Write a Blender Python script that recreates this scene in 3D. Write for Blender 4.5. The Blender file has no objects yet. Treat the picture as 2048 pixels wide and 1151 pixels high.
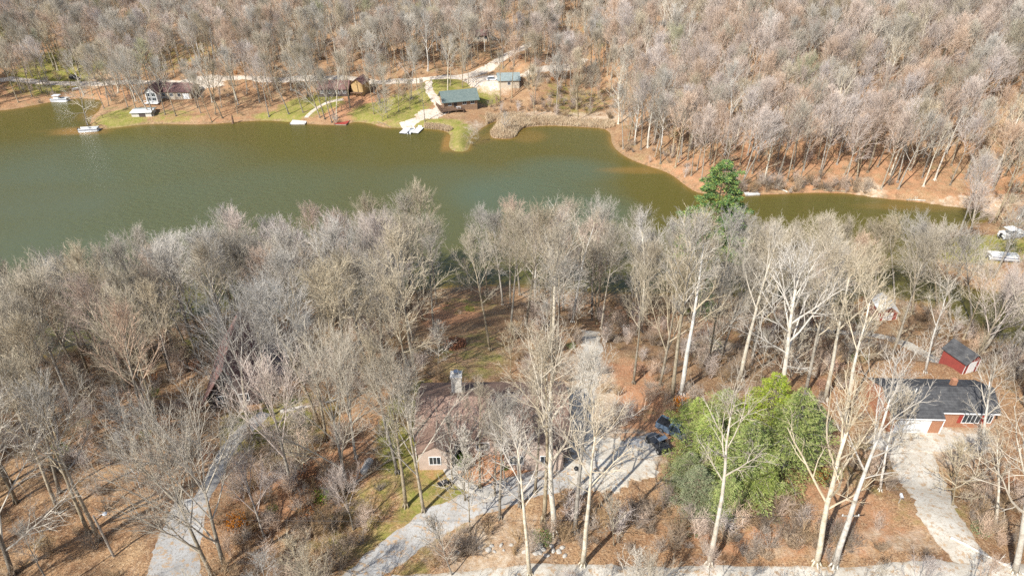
import bpy, math, random
import numpy as np
from mathutils import Vector, Matrix, Quaternion
R = math.radians
scene = bpy.context.scene
COL = scene.collection

# ------------------------------------------------------------------ camera
F, CX, CY = 1365.0, 1024.0, 575.5          # focal length and centre in photo pixels (2048 wide)
PITCH, CAMZ = R(33.0), 84.0
cam_d = bpy.data.cameras.new("camera")
cam = bpy.data.objects.new("camera", cam_d); COL.objects.link(cam)
cam_d.sensor_width = 36.0; cam_d.lens = 36.0 * F / 2048.0
cam_d.clip_start = 0.5; cam_d.clip_end = 6000
cam.location = (0, 0, CAMZ); cam.rotation_euler = (R(90) - PITCH, 0, 0)
scene.camera = cam

# ------------------------------------------------------------------ light
SUN_AZ, SUN_EL = 41.0, 43.0                # shadows fall 41 deg right of straight ahead
sd = Vector((-math.sin(R(SUN_AZ)) * math.cos(R(SUN_EL)), -math.cos(R(SUN_AZ)) * math.cos(R(SUN_EL)), math.sin(R(SUN_EL))))
world = bpy.data.worlds.new("World"); scene.world = world; world.use_nodes = True
wn = world.node_tree.nodes; wl = world.node_tree.links
sky = wn.new("ShaderNodeTexSky"); sky.sky_type = 'NISHITA'; sky.sun_disc = False
sky.sun_elevation = R(SUN_EL); sky.sun_rotation = R(180 + SUN_AZ)
wl.new(sky.outputs[0], wn["Background"].inputs[0]); wn["Background"].inputs[1].default_value = 0.12
sun_d = bpy.data.lights.new("sun", 'SUN'); sun_d.energy = 4.6; sun_d.angle = R(0.5); sun_d.color = (1.0, 0.965, 0.91)
sun = bpy.data.objects.new("sun", sun_d); COL.objects.link(sun)
sun.rotation_euler = sd.to_track_quat('Z', 'Y').to_euler(); sun.location = (0, 0, 200)
scene.view_settings.view_transform = 'Standard'; scene.view_settings.look = 'None'
scene.view_settings.gamma = 1.0; scene.view_settings.exposure = 0.62
scene.cycles.max_bounces = 5; scene.cycles.diffuse_bounces = 3; scene.cycles.glossy_bounces = 2
scene.cycles.transparent_max_bounces = 4
scene.cycles.use_denoising = False

# ------------------------------------------------------------------ helpers
def vnorm(v):
    l = math.sqrt(v[0] * v[0] + v[1] * v[1] + v[2] * v[2]) or 1.0
    return (v[0] / l, v[1] / l, v[2] / l)

class MB:
    """collects simple solids, builds ONE mesh object"""
    def __init__(s): s.v = []; s.f = []; s.m = []
    def quad_box(s, pts, mi=0):            # 8 points: bottom 4 ccw, top 4 ccw
        b = len(s.v); s.v += [tuple(p) for p in pts]
        for q in ((3, 2, 1, 0), (4, 5, 6, 7), (0, 1, 5, 4), (1, 2, 6, 5), (2, 3, 7, 6), (3, 0, 4, 7)):
            s.f.append(tuple(b + i for i in q)); s.m.append(mi)
        return s
    def box(s, x0, x1, y0, y1, z0, z1, rot=0, c=(0, 0), mi=0):
        pts = [(x0, y0, z0), (x1, y0, z0), (x1, y1, z0), (x0, y1, z0), (x0, y0, z1), (x1, y0, z1), (x1, y1, z1), (x0, y1, z1)]
        if rot:
            cs, sn = math.cos(rot), math.sin(rot)
            pts = [(c[0] + (x - c[0]) * cs - (y - c[1]) * sn, c[1] + (x - c[0]) * sn + (y - c[1]) * cs, z) for x, y, z in pts]
        return s.quad_box(pts, mi)
    def prism(s, poly, axis, a, b, mi=0):  # polygon in the plane across an axis, pushed from a to b
        n = len(poly); o = len(s.v)
        for t in (a, b):
            for (p, q) in poly:
                s.v.append((t, p, q) if axis == 'x' else ((p, t, q) if axis == 'y' else (p, q, t)))
        s.f.append(tuple(o + i for i in range(n))); s.f.append(tuple(o + n + i for i in reversed(range(n)))); s.m += [mi, mi]
        for i in range(n):
            j = (i + 1) % n; s.f.append((o + i, o + n + i, o + n + j, o + j)); s.m.append(mi)
        return s
    def tube(s, pts, rad, sides=6, tip=False, mi=0):
        n = len(pts); o = len(s.v)
        d = vnorm((pts[-1][0] - pts[0][0], pts[-1][1] - pts[0][1], pts[-1][2] - pts[0][2]))
        a = (1, 0, 0) if abs(d[0]) < 0.7 else (0, 1, 0)
        u = vnorm((d[1] * a[2] - d[2] * a[1], d[2] * a[0] - d[0] * a[2], d[0] * a[1] - d[1] * a[0]))
        w = (d[1] * u[2] - d[2] * u[1], d[2] * u[0] - d[0] * u[2], d[0] * u[1] - d[1] * u[0])
        rings = n - 1 if tip else n
        for i in range(rings):
            p = pts[i]; r = rad[i]
            for k in range(sides):
                t = 2 * math.pi * k / sides; c, q = r * math.cos(t), r * math.sin(t)
                s.v.append((p[0] + u[0] * c + w[0] * q, p[1] + u[1] * c + w[1] * q, p[2] + u[2] * c + w[2] * q))
        for i in range(rings - 1):
            for k in range(sides):
                k2 = (k + 1) % sides
                s.f.append((o + i * sides + k, o + i * sides + k2, o + (i + 1) * sides + k2, o + (i + 1) * sides + k)); s.m.append(mi)
        if tip:
            s.v.append(tuple(pts[-1])); ti = len(s.v) - 1; b = o + (rings - 1) * sides
            for k in range(sides): s.f.append((b + k, b + (k + 1) % sides, ti)); s.m.append(mi)
        else:
            s.f.append(tuple(o + (rings - 1) * sides + k for k in range(sides))); s.m.append(mi)
            s.f.append(tuple(o + k for k in reversed(range(sides)))); s.m.append(mi)
        return s
    def cyl(s, p0, p1, r, sides=10, mi=0): return s.tube([p0, p1], [r, r], sides, mi=mi)
    def card(s, p, d, u, l, w, mi=0):      # one small leaf-sized face
        o = len(s.v)
        q = (p[0] + d[0] * l, p[1] + d[1] * l, p[2] + d[2] * l); m = (p[0] + d[0] * l * .5, p[1] + d[1] * l * .5, p[2] + d[2] * l * .5)
        s.v += [p, (m[0] + u[0] * w, m[1] + u[1] * w, m[2] + u[2] * w), q, (m[0] - u[0] * w, m[1] - u[1] * w, m[2] - u[2] * w)]
        s.f.append((o, o + 1, o + 2, o + 3)); s.m.append(mi)
    def mesh(s, name, mats, smooth=False):
        me = bpy.data.meshes.new(name); me.from_pydata(s.v, [], s.f)
        for m in (mats if isinstance(mats, (list, tuple)) else [mats]): me.materials.append(m)
        if any(s.m): me.polygons.foreach_set("material_index", s.m)
        if smooth: me.polygons.foreach_set("use_smooth", [True] * len(s.f))
        me.update(); return me
    def build(s, name, mats, parent=None, smooth=False, label=None):
        o = bpy.data.objects.new(name, s.mesh(name, mats, smooth)); COL.objects.link(o)
        if parent is not None: o.parent = parent
        if label: o["label"] = label
        return o

def tag(o, label=None, cat=None, group=None, kind=None):
    if label: o["label"] = label
    if cat: o["category"] = cat
    if group: o["group"] = group
    if kind: o["kind"] = kind
    return o
def empty(name, loc, rz=0.0, label=None, cat=None, group=None, tilt=None):
    o = bpy.data.objects.new(name, None); COL.objects.link(o); o.location = loc
    o.rotation_euler = (tilt[0], tilt[1], rz) if tilt else (0, 0, rz); o.empty_display_size = 0.5
    return tag(o, label, cat, group)

# ------------------------------------------------------------------ materials
def mat(name, color, rough=0.8, spec=0.3, metal=0.0, noise=None, bump=None, var=0.0, col2=None, coord='Object'):
    """noise=(scale, detail) mixes color with col2; var = brightness change from one object to the next"""
    m = bpy.data.materials.new(name); m.use_nodes = True; nt = m.node_tree; N = nt.nodes; L = nt.links
    b = N["Principled BSDF"]; b.inputs["Roughness"].default_value = rough; b.inputs["Metallic"].default_value = metal
    b.inputs["Specular IOR Level"].default_value = spec
    tc = N.new("ShaderNodeTexCoord"); out = None
    rgb = N.new("ShaderNodeRGB"); rgb.outputs[0].default_value = (*color, 1); out = rgb.outputs[0]
    if noise:
        n = N.new("ShaderNodeTexNoise"); n.inputs["Scale"].default_value = noise[0]; n.inputs["Detail"].default_value = noise[1]; n.inputs["Roughness"].default_value = .65
        L.new(tc.outputs[coord], n.inputs["Vector"])
        r = N.new("ShaderNodeMapRange"); r.inputs[1].default_value = .35; r.inputs[2].default_value = .65; L.new(n.outputs[0], r.inputs[0])
        mx = N.new("ShaderNodeMix"); mx.data_type = 'RGBA'; L.new(r.outputs[0], mx.inputs[0]); L.new(out, mx.inputs[6]); mx.inputs[7].default_value = (*(col2 or color), 1); out = mx.outputs[2]
    if var:
        oi = N.new("ShaderNodeObjectInfo"); mr = N.new("ShaderNodeMapRange"); mr.inputs[3].default_value = 1 - var; mr.inputs[4].default_value = 1 + var
        L.new(oi.outputs["Random"], mr.inputs[0])
        hs = N.new("ShaderNodeHueSaturation"); L.new(mr.outputs[0], hs.inputs["Value"]); L.new(out, hs.inputs["Color"])
        mul = N.new("ShaderNodeMath"); mul.operation = 'MULTIPLY'; mul.inputs[1].default_value = 7.31; L.new(oi.outputs["Random"], mul.inputs[0])
        fr = N.new("ShaderNodeMath"); fr.operation = 'FRACT'; L.new(mul.outputs[0], fr.inputs[0])
        m2 = N.new("ShaderNodeMapRange"); m2.inputs[3].default_value = .6; m2.inputs[4].default_value = 1.35; L.new(fr.outputs[0], m2.inputs[0]); L.new(m2.outputs[0], hs.inputs["Saturation"])
        out = hs.outputs[0]
    L.new(out, b.inputs["Base Color"])
    if bump:
        n2 = N.new("ShaderNodeTexNoise"); n2.inputs["Scale"].default_value = bump[0]; n2.inputs["Detail"].default_value = 3; L.new(tc.outputs[coord], n2.inputs["Vector"])
        bp = N.new("ShaderNodeBump"); bp.inputs["Strength"].default_value = bump[1]; bp.inputs["Distance"].default_value = bump[2] if len(bump) > 2 else .05
        L.new(n2.outputs[0], bp.inputs["Height"]); L.new(bp.outputs[0], b.inputs["Normal"])
    return m

def boards(name, c1, c2, pitch, axis='z', rough=.8, spec=.3, metal=0, groove=.5):
    """courses of boards, logs, shingles or standing seams: bands along one axis with broken colour"""
    m = bpy.data.materials.new(name); m.use_nodes = True; nt = m.node_tree; N = nt.nodes; L = nt.links
    b = N["Principled BSDF"]; b.inputs["Roughness"].default_value = rough; b.inputs["Metallic"].default_value = metal; b.inputs["Specular IOR Level"].default_value = spec
    tc = N.new("ShaderNodeTexCoord"); w = N.new("ShaderNodeTexWave"); w.bands_direction = axis.upper(); w.wave_profile = 'SAW'
    w.inputs["Scale"].default_value = 0.314 / pitch; w.inputs["Distortion"].default_value = .15; w.inputs["Detail"].default_value = 1
    L.new(tc.outputs["Object"], w.inputs["Vector"])
    n = N.new("ShaderNodeTexNoise"); n.inputs["Scale"].default_value = 1.3; n.inputs["Detail"].default_value = 6; n.inputs["Roughness"].default_value = .7; L.new(tc.outputs["Object"], n.inputs["Vector"])
    mr0 = N.new("ShaderNodeMapRange"); mr0.inputs[1].default_value = .35; mr0.inputs[2].default_value = .65; L.new(n.outputs[0], mr0.inputs[0])
    mx = N.new("ShaderNodeMix"); mx.data_type = 'RGBA'; mx.inputs[6].default_value = (*c1, 1); mx.inputs[7].default_value = (*c2, 1); L.new(mr0.outputs[0], mx.inputs[0])
    mr = N.new("ShaderNodeMapRange"); mr.inputs[1].default_value = 0; mr.inputs[2].default_value = .25; mr.inputs[3].default_value = groove; mr.inputs[4].default_value = 1; L.new(w.outputs["Fac"], mr.inputs[0])
    hs = N.new("ShaderNodeHueSaturation"); L.new(mx.outputs[2], hs.inputs["Color"]); L.new(mr.outputs[0], hs.inputs["Value"])
    L.new(hs.outputs[0], b.inputs["Base Color"])
    bp = N.new("ShaderNodeBump"); bp.inputs["Strength"].default_value = .6; bp.inputs["Distance"].default_value = .03; L.new(w.outputs["Fac"], bp.inputs["Height"]); L.new(bp.outputs[0], b.inputs["Normal"])
    return m

M = {}
M['bark'] = mat('bark', (.39, .34, .26), .9, .15, noise=(2.2, 5), col2=(.20, .165, .115), bump=(9, .6), var=.3)
M['twig'] = mat('twig', (.475, .42, .33), .85, .2, noise=(.5, 3), col2=(.345, .30, .23), var=.18)
M['twig_pink'] = mat('pink_twig', (.55, .44, .35), .85, .2, noise=(.5, 3), col2=(.43, .34, .275), var=.16)
M['white_bark'] = mat('sycamore_bark', (.70, .66, .56), .8, .2, noise=(1.1, 5), col2=(.42, .36, .27), bump=(6, .3), var=.12)
M['white_twig'] = mat('sycamore_twig', (.58, .52, .42), .8, .2, noise=(.8, 3), col2=(.42, .36, .27), var=.12)
M['bud_twig'] = mat('budding_twig', (.40, .38, .20), .85, .2, noise=(.7, 3), col2=(.30, .28, .15), var=.2)
M['shrub'] = mat('shrub_stem', (.38, .29, .20), .9, .15, noise=(1, 3), col2=(.25, .185, .125), var=.35)
M['needle'] = mat('hemlock_needle', (.30, .36, .09), .7, .25, noise=(.9, 5), col2=(.15, .21, .05), var=.25)
M['needle_light'] = mat('spruce_tip', (.42, .42, .15), .7, .25, noise=(.7, 4), col2=(.25, .27, .08), var=.2)
M['pine_needle'] = mat('pine_needle', (.13, .23, .075), .7, .2, noise=(.8, 4), col2=(.07, .135, .045))
M['dry_leaf'] = mat('dry_leaf', (.40, .19, .08), .85, .2, noise=(1.5, 3), col2=(.26, .11, .05), var=.2)
M['reed'] = mat('reed', (.62, .50, .34), .9, .2, noise=(.4, 4), col2=(.48, .35, .22))
M['white'] = mat('white_paint', (.78, .78, .76), .55, .4, noise=(3, 3), col2=(.68, .68, .65))
M['black'] = mat('black_plastic', (.02, .02, .022), .5, .4)
M['tyre'] = mat('tyre_rubber', (.025, .025, .025), .9, .2)
M['steel'] = mat('grey_metal', (.45, .46, .47), .35, .5, metal=.7, noise=(4, 3), col2=(.32, .33, .34))
M['glass'] = mat('window_glass', (.03, .04, .05), .06, .8)
M['concrete'] = mat('concrete', (.46, .43, .38), .9, .2, noise=(1.5, 6), col2=(.34, .32, .28), bump=(12, .3))
M['timber'] = boards('weathered_timber', (.40, .36, .30), (.28, .24, .19), .15, 'x')
M['deckwood'] = boards('brown_deck_boards', (.22, .14, .09), (.15, .09, .06), .14, 'x')
M['dock_white'] = boards('pale_dock_boards', (.72, .71, .68), (.58, .56, .52), .3, 'x', groove=.75)

# ------------------------------------------------------------------ lake outline, terrain
def plane_at(px, py, z=0.0):
    u, v = (px - CX) / F, (py - CY) / F
    dx, dy, dz = u, math.cos(PITCH) - v * math.sin(PITCH), -math.sin(PITCH) - v * math.cos(PITCH)
    t = (z - CAMZ) / dz
    return (dx * t, dy * t)
def project(x, y, z):
    dz = z - CAMZ
    dep = y * math.cos(PITCH) - dz * math.sin(PITCH)
    up = y * math.sin(PITCH) + dz * math.cos(PITCH)
    return (CX + F * x / dep, CY - F * up / dep, dep)

shore_px = [(-420, 226), (-200, 226), (0, 223), (60, 212), (105, 203), (150, 196), (190, 197), (207, 203), (205, 213), (192, 228), (180, 243), (186, 256), (205, 259),
 (260, 252), (300, 247), (380, 249), (430, 248), (470, 244), (512, 241), (560, 242), (610, 247), (650, 250), (690, 249), (710, 243), (745, 247), (765, 255), (800, 256),
 (860, 258), (893, 262), (903, 272), (896, 290), (905, 303), (935, 303), (940, 290), (945, 270), (962, 256), (985, 244), (1000, 241), (990, 255), (975, 276), (1028, 279), (1036, 264),
 (1048, 254), (1100, 250), (1160, 254), (1222, 258), (1222, 290), (1250, 314), (1290, 330), (1340, 345), (1372, 372), (1400, 388), (1460, 391), (1520, 388), (1560, 388), (1620, 384),
 (1700, 386), (1760, 396), (1830, 402), (1900, 412), (1970, 420), (1996, 432), (1975, 446), (1920, 458), (1880, 480), (1865, 520), (1890, 560), (1960, 580), (2100, 590), (2350, 600), (2600, 640),
 (2500, 720), (2150, 700), (2000, 690), (1930, 650), (1850, 608), (1760, 592), (1690, 612), (1630, 622), (1560, 602), (1450, 590), (1300, 590), (1150, 584), (1000, 570), (900, 574), (780, 590),
 (620, 602), (450, 622), (300, 662), (150, 706), (0, 732), (-200, 760), (-700, 800), (-1500, 700), (-1300, 400)]
lake = np.array([plane_at(*p) for p in shore_px])
for _ in range(2):                          # soften the corners
    nx = np.roll(lake, -1, 0); lake = np.stack([lake * .75 + nx * .25, lake * .25 + nx * .75], 1).reshape(-1, 2)
def lake_sd(x, y):
    """distance to the waterline, positive on land"""
    x = np.asarray(x, float).ravel(); y = np.asarray(y, float).ravel()
    best = np.full(x.shape, 1e9); inside = np.zeros(x.shape, bool)
    for i in range(len(lake)):
        ax, ay = lake[i]; bx, by = lake[(i + 1) % len(lake)]
        ex, ey = bx - ax, by - ay; l2 = ex * ex + ey * ey + 1e-9
        t = np.clip(((x - ax) * ex + (y - ay) * ey) / l2, 0, 1)
        best = np.minimum(best, (x - ax - t * ex) ** 2 + (y - ay - t * ey) ** 2)
        c = (ay > y) != (by > y)
        inside ^= c & (x < (bx - ax) * (y - ay) / (by - ay + 1e-12) + ax)
    d = np.sqrt(best); return np.where(inside, -d, d)
def sstep(t): t = np.clip(t, 0, 1); return t * t * (3 - 2 * t)
def sig(t): return 1 / (1 + np.exp(-np.clip(t, -30, 30)))
def rough_noise(x, y):
    return (np.sin(x * .071 + 1.3) * np.cos(y * .063 + .7) + .6 * np.sin(x * .153 + y * .11 + 2) + .35 * np.sin(x * .31 - y * .27) + .2 * np.sin(x * .63 + y * .55 + 1))
def height(x, y):
    d = lake_sd(x, y).reshape(np.shape(x))
    near = sig((136 - y) / 6.0) * sig((170 - np.abs(x)) / 20)
    right = sig((x - 52 - .05 * y) / 9) * sig((y - 150) / 8)
    hn = 18 * sstep(d / 58) ** .9 + .02 * d
    hl = 1.2 * sstep(d / 4) + 7 * sstep((d - 3) / 50) + 16 * sstep((d - 45) / 120) + .03 * d
    hr = 1.5 * sstep(d / 3) + 19 * sstep(d / 75) + .02 * d
    far = hl * (1 - right) + hr * right
    draw = np.exp(-((x - 26 - .05 * (y - 230)) / 12.0) ** 2) * sig((y - 190) / 8) * sig((330 - y) / 20)
    far = far * (1 - .75 * draw * (1 - right))
    h = hn * near + far * (1 - near)
    h = h + rough_noise(x, y) * .75 * sstep(d / 30) + 22 * sstep((np.hypot(x, y) - 420) / 350)
    return np.where(d > 0, h + .12 * np.minimum(d, 1), np.maximum(-3.5, d * .22))
def axis_lines(spans):
    out = [spans[0][0]]
    for a, b, s in spans: n = max(1, int(round((b - a) / s))); out += list(a + (b - a) * np.arange(1, n + 1) / n)
    return np.array(out)
XS = axis_lines([(-3500, -800, 300), (-800, -330, 30), (-330, -110, 3), (-110, 110, 1.0), (110, 330, 3), (330, 800, 30), (800, 3500, 300)])
YS = axis_lines([(-1500, -200, 200), (-200, 10, 15), (10, 130, 1.0), (130, 290, 1.5), (290, 520, 4), (520, 900, 30), (900, 5000, 400)])
GX, GY = np.meshgrid(XS, YS)
GZ = height(GX, GY)
GD = lake_sd(GX, GY).reshape(GX.shape)
def G(x, y):
    i = min(max(int(np.searchsorted(XS, x)) - 1, 0), len(XS) - 2); j = min(max(int(np.searchsorted(YS, y)) - 1, 0), len(YS) - 2)
    u = (x - XS[i]) / (XS[i + 1] - XS[i]); v = (y - YS[j]) / (YS[j + 1] - YS[j])
    return float((GZ[j, i] * (1 - u) + GZ[j, i + 1] * u) * (1 - v) + (GZ[j + 1, i] * (1 - u) + GZ[j + 1, i + 1] * u) * v)
def SD(x, y):
    i = min(max(int(np.searchsorted(XS, x)) - 1, 0), len(XS) - 2); j = min(max(int(np.searchsorted(YS, y)) - 1, 0), len(YS) - 2)
    u = (x - XS[i]) / (XS[i + 1] - XS[i]); v = (y - YS[j]) / (YS[j + 1] - YS[j])
    return float((GD[j, i] * (1 - u) + GD[j, i + 1] * u) * (1 - v) + (GD[j + 1, i] * (1 - u) + GD[j + 1, i + 1] * u) * v)
def P(px, py):
    """the point of the ground seen at a photo pixel"""
    u, v = (px - CX) / F, (py - CY) / F
    dx, dy, dz = u, math.cos(PITCH) - v * math.sin(PITCH), -math.sin(PITCH) - v * math.cos(PITCH)
    t = 25.0; last = t
    while t < 900:
        if CAMZ + dz * t <= max(G(dx * t, dy * t), -.2): break
        last = t; t += 1.0
    lo, hi = last, t
    for _ in range(12):
        m = (lo + hi) / 2
        if CAMZ + dz * m <= G(dx * m, dy * m): hi = m
        else: lo = m
    return Vector((dx * hi, dy * hi, G(dx * hi, dy * hi)))
pads = [(975, 880, 9, 7), (1890, 838, 12, 6), (500, 760, 6, 5), (1000, 155, 6, 6), (1200, 920, 5, 5)]
for (px, py, r, soft) in pads:              # level ground under the houses
    c = P(px, py); dd = np.hypot((GX - c.x) / 1.3, GY - c.y); w = 1 - sstep((dd - r) / soft); GZ = GZ * (1 - w) + c.z * w

# ground cover fields (world position, radius in metres): lawn, pale ground, rusty leaves
def blobs(lst):
    a = np.zeros(GX.shape)
    for (px, py, rx, ry, s) in lst:
        c = P(px, py); q = ((GX - c.x) / rx) ** 2 + ((GY - c.y) / ry) ** 2
        a = np.maximum(a, s * np.clip(1.6 - q, 0, 1))
    return a
LAWN = [(820, 850, 4, 9, .8), (865, 990, 5, 5, .6), (780, 1050, 9, 7, .45), (420, 680, 6, 9, .85), (560, 850, 7, 8, .7), (945, 700, 6, 12, .4), (940, 610, 6, 7, .35), (640, 680, 6, 6, .3),
        (240, 235, 9, 7, .8), (330, 232, 14, 5, .45), (560, 235, 9, 5, .8), (610, 215, 10, 9, .85), (650, 205, 7, 7, .75), (750, 225, 9, 8, .9), (800, 215, 10, 12, .85), (820, 245, 8, 4, .8), (870, 248, 10, 4, .9), (885, 185, 11, 7, .8), (900, 175, 12, 8, .8),
        (925, 265, 6, 8, 1.0), (920, 290, 6, 7, .95), (975, 195, 5, 6, .8), (120, 140, 16, 22, .8), (330, 110, 25, 18, .35), (1970, 495, 14, 7, .9), (1150, 200, 12, 16, .45), (1810, 960, 6, 10, .3), (1720, 640, 4, 3, .4)]
PALE = [(1180, 790, 4, 12, .9), (1200, 900, 10, 5, .5), (1410, 690, 6, 5, .7), (1870, 880, 9, 4, .7), (980, 1095, 8, 3, .6), (200, 160, 6, 8, .5), (1000, 255, 12, 8, .6), (1130, 238, 26, 7, .6), (990, 160, 10, 8, .7),
        (1700, 1090, 12, 2, .35), (1000, 1050, 5, 2, .4), (1740, 380, 4, 6, .7), (1960, 408, 16, 4, .6)]
RUST = [(890, 930, 4, 3, 1.0), (1020, 940, 7, 3, 1.0), (910, 620, 4, 5, .9), (700, 215, 11, 10, .9), (1500, 350, 60, 18, .45), (1850, 385, 50, 12, .35), (905, 630, 6, 9, 1.0), (1250, 800, 8, 10, .7), (1300, 650, 12, 12, .6), (100, 190, 35, 12, .4), (480, 210, 25, 20, .25),
        (1150, 150, 30, 20, .3), (1600, 1040, 14, 5, .5), (1560, 1060, 6, 3, .4), (600, 930, 10, 9, .5)]
aL, aP, aR = blobs(LAWN), blobs(PALE), blobs(RUST)
ny, nxn = GX.shape
verts = np.stack([GX, GY, GZ], -1).reshape(-1, 3)
ii = np.arange(ny * nxn).reshape(ny, nxn)
faces = np.stack([ii[:-1, :-1], ii[:-1, 1:], ii[1:, 1:], ii[1:, :-1]], -1).reshape(-1, 4)
me = bpy.data.meshes.new("ground"); me.vertices.add(len(verts)); me.vertices.foreach_set("co", verts.ravel())
me.loops.add(faces.size); me.loops.foreach_set("vertex_index", faces.ravel()); me.polygons.add(len(faces))
me.polygons.foreach_set("loop_start", np.arange(len(faces)) * 4); me.polygons.foreach_set("loop_total", np.full(len(faces), 4))
me.polygons.foreach_set("use_smooth", np.ones(len(faces), bool)); me.update(calc_edges=True)
ca = me.color_attributes.new("cover", 'FLOAT_COLOR', 'POINT')
shore_band = np.exp(-np.abs(GD - .5) / .9)
ca.data.foreach_set("color", np.stack([aL, aP, aR, shore_band], -1).reshape(-1).astype(np.float32))
ground = bpy.data.objects.new("ground", me); COL.objects.link(ground); tag(ground, kind='structure')

def ground_material():
    m = bpy.data.materials.new("leaf_litter"); m.use_nodes = True; nt = m.node_tree; N = nt.nodes; L = nt.links
    b = N["Principled BSDF"]; b.inputs["Roughness"].default_value = .95; b.inputs["Specular IOR Level"].default_value = .1
    geo = N.new("ShaderNodeNewGeometry"); at = N.new("ShaderNodeVertexColor"); at.layer_name = "cover"
    sep = N.new("ShaderNodeSeparateColor"); L.new(at.outputs[0], sep.inputs[0])
    def noise(sc, det, lo, hi, off=0, rough=.6):
        n = N.new("ShaderNodeTexNoise"); n.inputs["Scale"].default_value = sc; n.inputs["Detail"].default_value = det; n.inputs["Roughness"].default_value = rough
        mp = N.new("ShaderNodeMapping"); mp.inputs["Location"].default_value = (off, off * .7, 0); L.new(geo.outputs["Position"], mp.inputs[0]); L.new(mp.outputs[0], n.inputs["Vector"])
        r = N.new("ShaderNodeMapRange"); r.inputs[1].default_value = lo; r.inputs[2].default_value = hi; L.new(n.outputs[0], r.inputs[0]); return r.outputs[0]
    def mix(f, a, c, typ='MIX'):
        x = N.new("ShaderNodeMix"); x.data_type = 'RGBA'; x.blend_type = typ
        if isinstance(f, float): x.inputs[0].default_value = f
        else: L.new(f, x.inputs[0])
        for s, v in ((6, a), (7, c)):
            if isinstance(v, tuple): x.inputs[s].default_value = (*v, 1)
            else: L.new(v, x.inputs[s])
        return x.outputs[2]
    def edge(ch, sc, w=.5):               # mask broken up by noise at its rim
        n = noise(sc, 5, .2, .8, 3 + sc)
        a = N.new("ShaderNodeMath"); a.operation = 'ADD'; L.new(ch, a.inputs[0]); L.new(n, a.inputs[1])
        r = N.new("ShaderNodeMapRange"); r.inputs[1].default_value = .75; r.inputs[2].default_value = .75 + w; L.new(a.outputs[0], r.inputs[0])
        z = N.new("ShaderNodeMath"); z.operation = 'MULTIPLY'; L.new(r.outputs[0], z.inputs[0])
        c = N.new("ShaderNodeMapRange"); c.inputs[1].default_value = .02; c.inputs[2].default_value = .25; L.new(ch, c.inputs[0]); L.new(c.outputs[0], z.inputs[1])
        return z.outputs[0]
    base = mix(noise(.09, 5, .35, .65), (.36, .195, .095), (.43, .285, .155))
    base = mix(noise(.35, 6, .42, .68, 9), base, (.25, .135, .07))
    base = mix(noise(.16, 5, .58, .74, 31), base, (.21, .19, .075))
    base = mix(noise(2.6, 4, .50, .75, 17, .75), base, (.62, .46, .29))
    base = mix(noise(5.5, 3, .48, .64, 44, .8), base, (.13, .075, .045))
    base = mix(edge(sep.outputs[2], .5), base, mix(noise(3.5, 3, .35, .65, 5), (.40, .185, .09), (.48, .28, .16)))
    grass = mix(noise(.5, 5, .35, .65, 12), (.23, .225, .05), (.38, .29, .12))
    grass = mix(noise(3.0, 3, .4, .7, 8), grass, (.155, .175, .03))
    base = mix(edge(sep.outputs[0], .45), base, grass)
    pale = mix(noise(2.0, 5, .35, .65, 2), (.55, .46, .35), (.40, .28, .17))
    base = mix(edge(sep.outputs[1], .6), base, pale)
    bank = mix(noise(1.2, 4, .4, .6, 21), (.40, .27, .15), (.17, .12, .07))
    sb = N.new("ShaderNodeMapRange"); sb.inputs[1].default_value = .35; sb.inputs[2].default_value = .95; L.new(at.outputs[1], sb.inputs[0])
    base = mix(sb.outputs[0], base, bank)
    L.new(base, b.inputs["Base Color"])
    n = N.new("ShaderNodeTexNoise"); n.inputs["Scale"].default_value = 3.5; n.inputs["Detail"].default_value = 6; n.inputs["Roughness"].default_value = .75; L.new(geo.outputs["Position"], n.inputs["Vector"])
    bp = N.new("ShaderNodeBump"); bp.inputs["Strength"].default_value = .9; bp.inputs["Distance"].default_value = .18; L.new(n.outputs[0], bp.inputs["Height"]); L.new(bp.outputs[0], b.inputs["Normal"])
    return m
me.materials.append(ground_material())

# ------------------------------------------------------------------ water
wx = axis_lines([(-420, -130, 8), (-130, 130, 1.6), (130, 340, 6)]); wy = axis_lines([(60, 125, 1.6), (125, 290, 1.6)])
WX, WY = np.meshgrid(wx, wy); wd = -lake_sd(WX, WY).reshape(WX.shape)
shal = np.zeros(WX.shape)
for (px, py, rx, ry, s) in [(150, 262, 9, 4, 1.0), (165, 265, 5, 3, 1), (1055, 272, 7, 7, .35), (895, 285, 2.2, 9, 1), (1300, 340, 16, 3, .5), (1850, 412, 20, 3, .35), (960, 278, 5, 5, .3)]:
    c = plane_at(px, py); shal = np.maximum(shal, s * np.clip(1.3 - ((WX - c[0]) / rx) ** 2 - ((WY - c[1]) / ry) ** 2, 0, 1))
shal = np.maximum(shal, .75 * np.exp(-np.clip(wd, 0, 99) / .9))
painted_sheen = np.zeros(WX.shape)                    # sky sheen on wind-ruffled stretches, put into the water's base colour
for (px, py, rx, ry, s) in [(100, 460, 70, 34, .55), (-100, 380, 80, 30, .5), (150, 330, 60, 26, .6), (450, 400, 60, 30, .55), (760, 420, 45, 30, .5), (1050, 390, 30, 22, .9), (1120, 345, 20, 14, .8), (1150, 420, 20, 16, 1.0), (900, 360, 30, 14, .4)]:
    c = plane_at(px, py); painted_sheen = np.maximum(painted_sheen, s * np.clip(1.2 - ((WX - c[0]) / rx) ** 2 - ((WY - c[1]) / ry) ** 2, 0, 1))
iw = np.arange(WX.size).reshape(WX.shape); fw = np.stack([iw[:-1, :-1], iw[:-1, 1:], iw[1:, 1:], iw[1:, :-1]], -1).reshape(-1, 4)
keep = (wd > -4).ravel()[fw].any(1); fw = fw[keep]
used = np.unique(fw); remap = np.full(WX.size, -1); remap[used] = np.arange(len(used))
me = bpy.data.meshes.new("lake_water")
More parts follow.
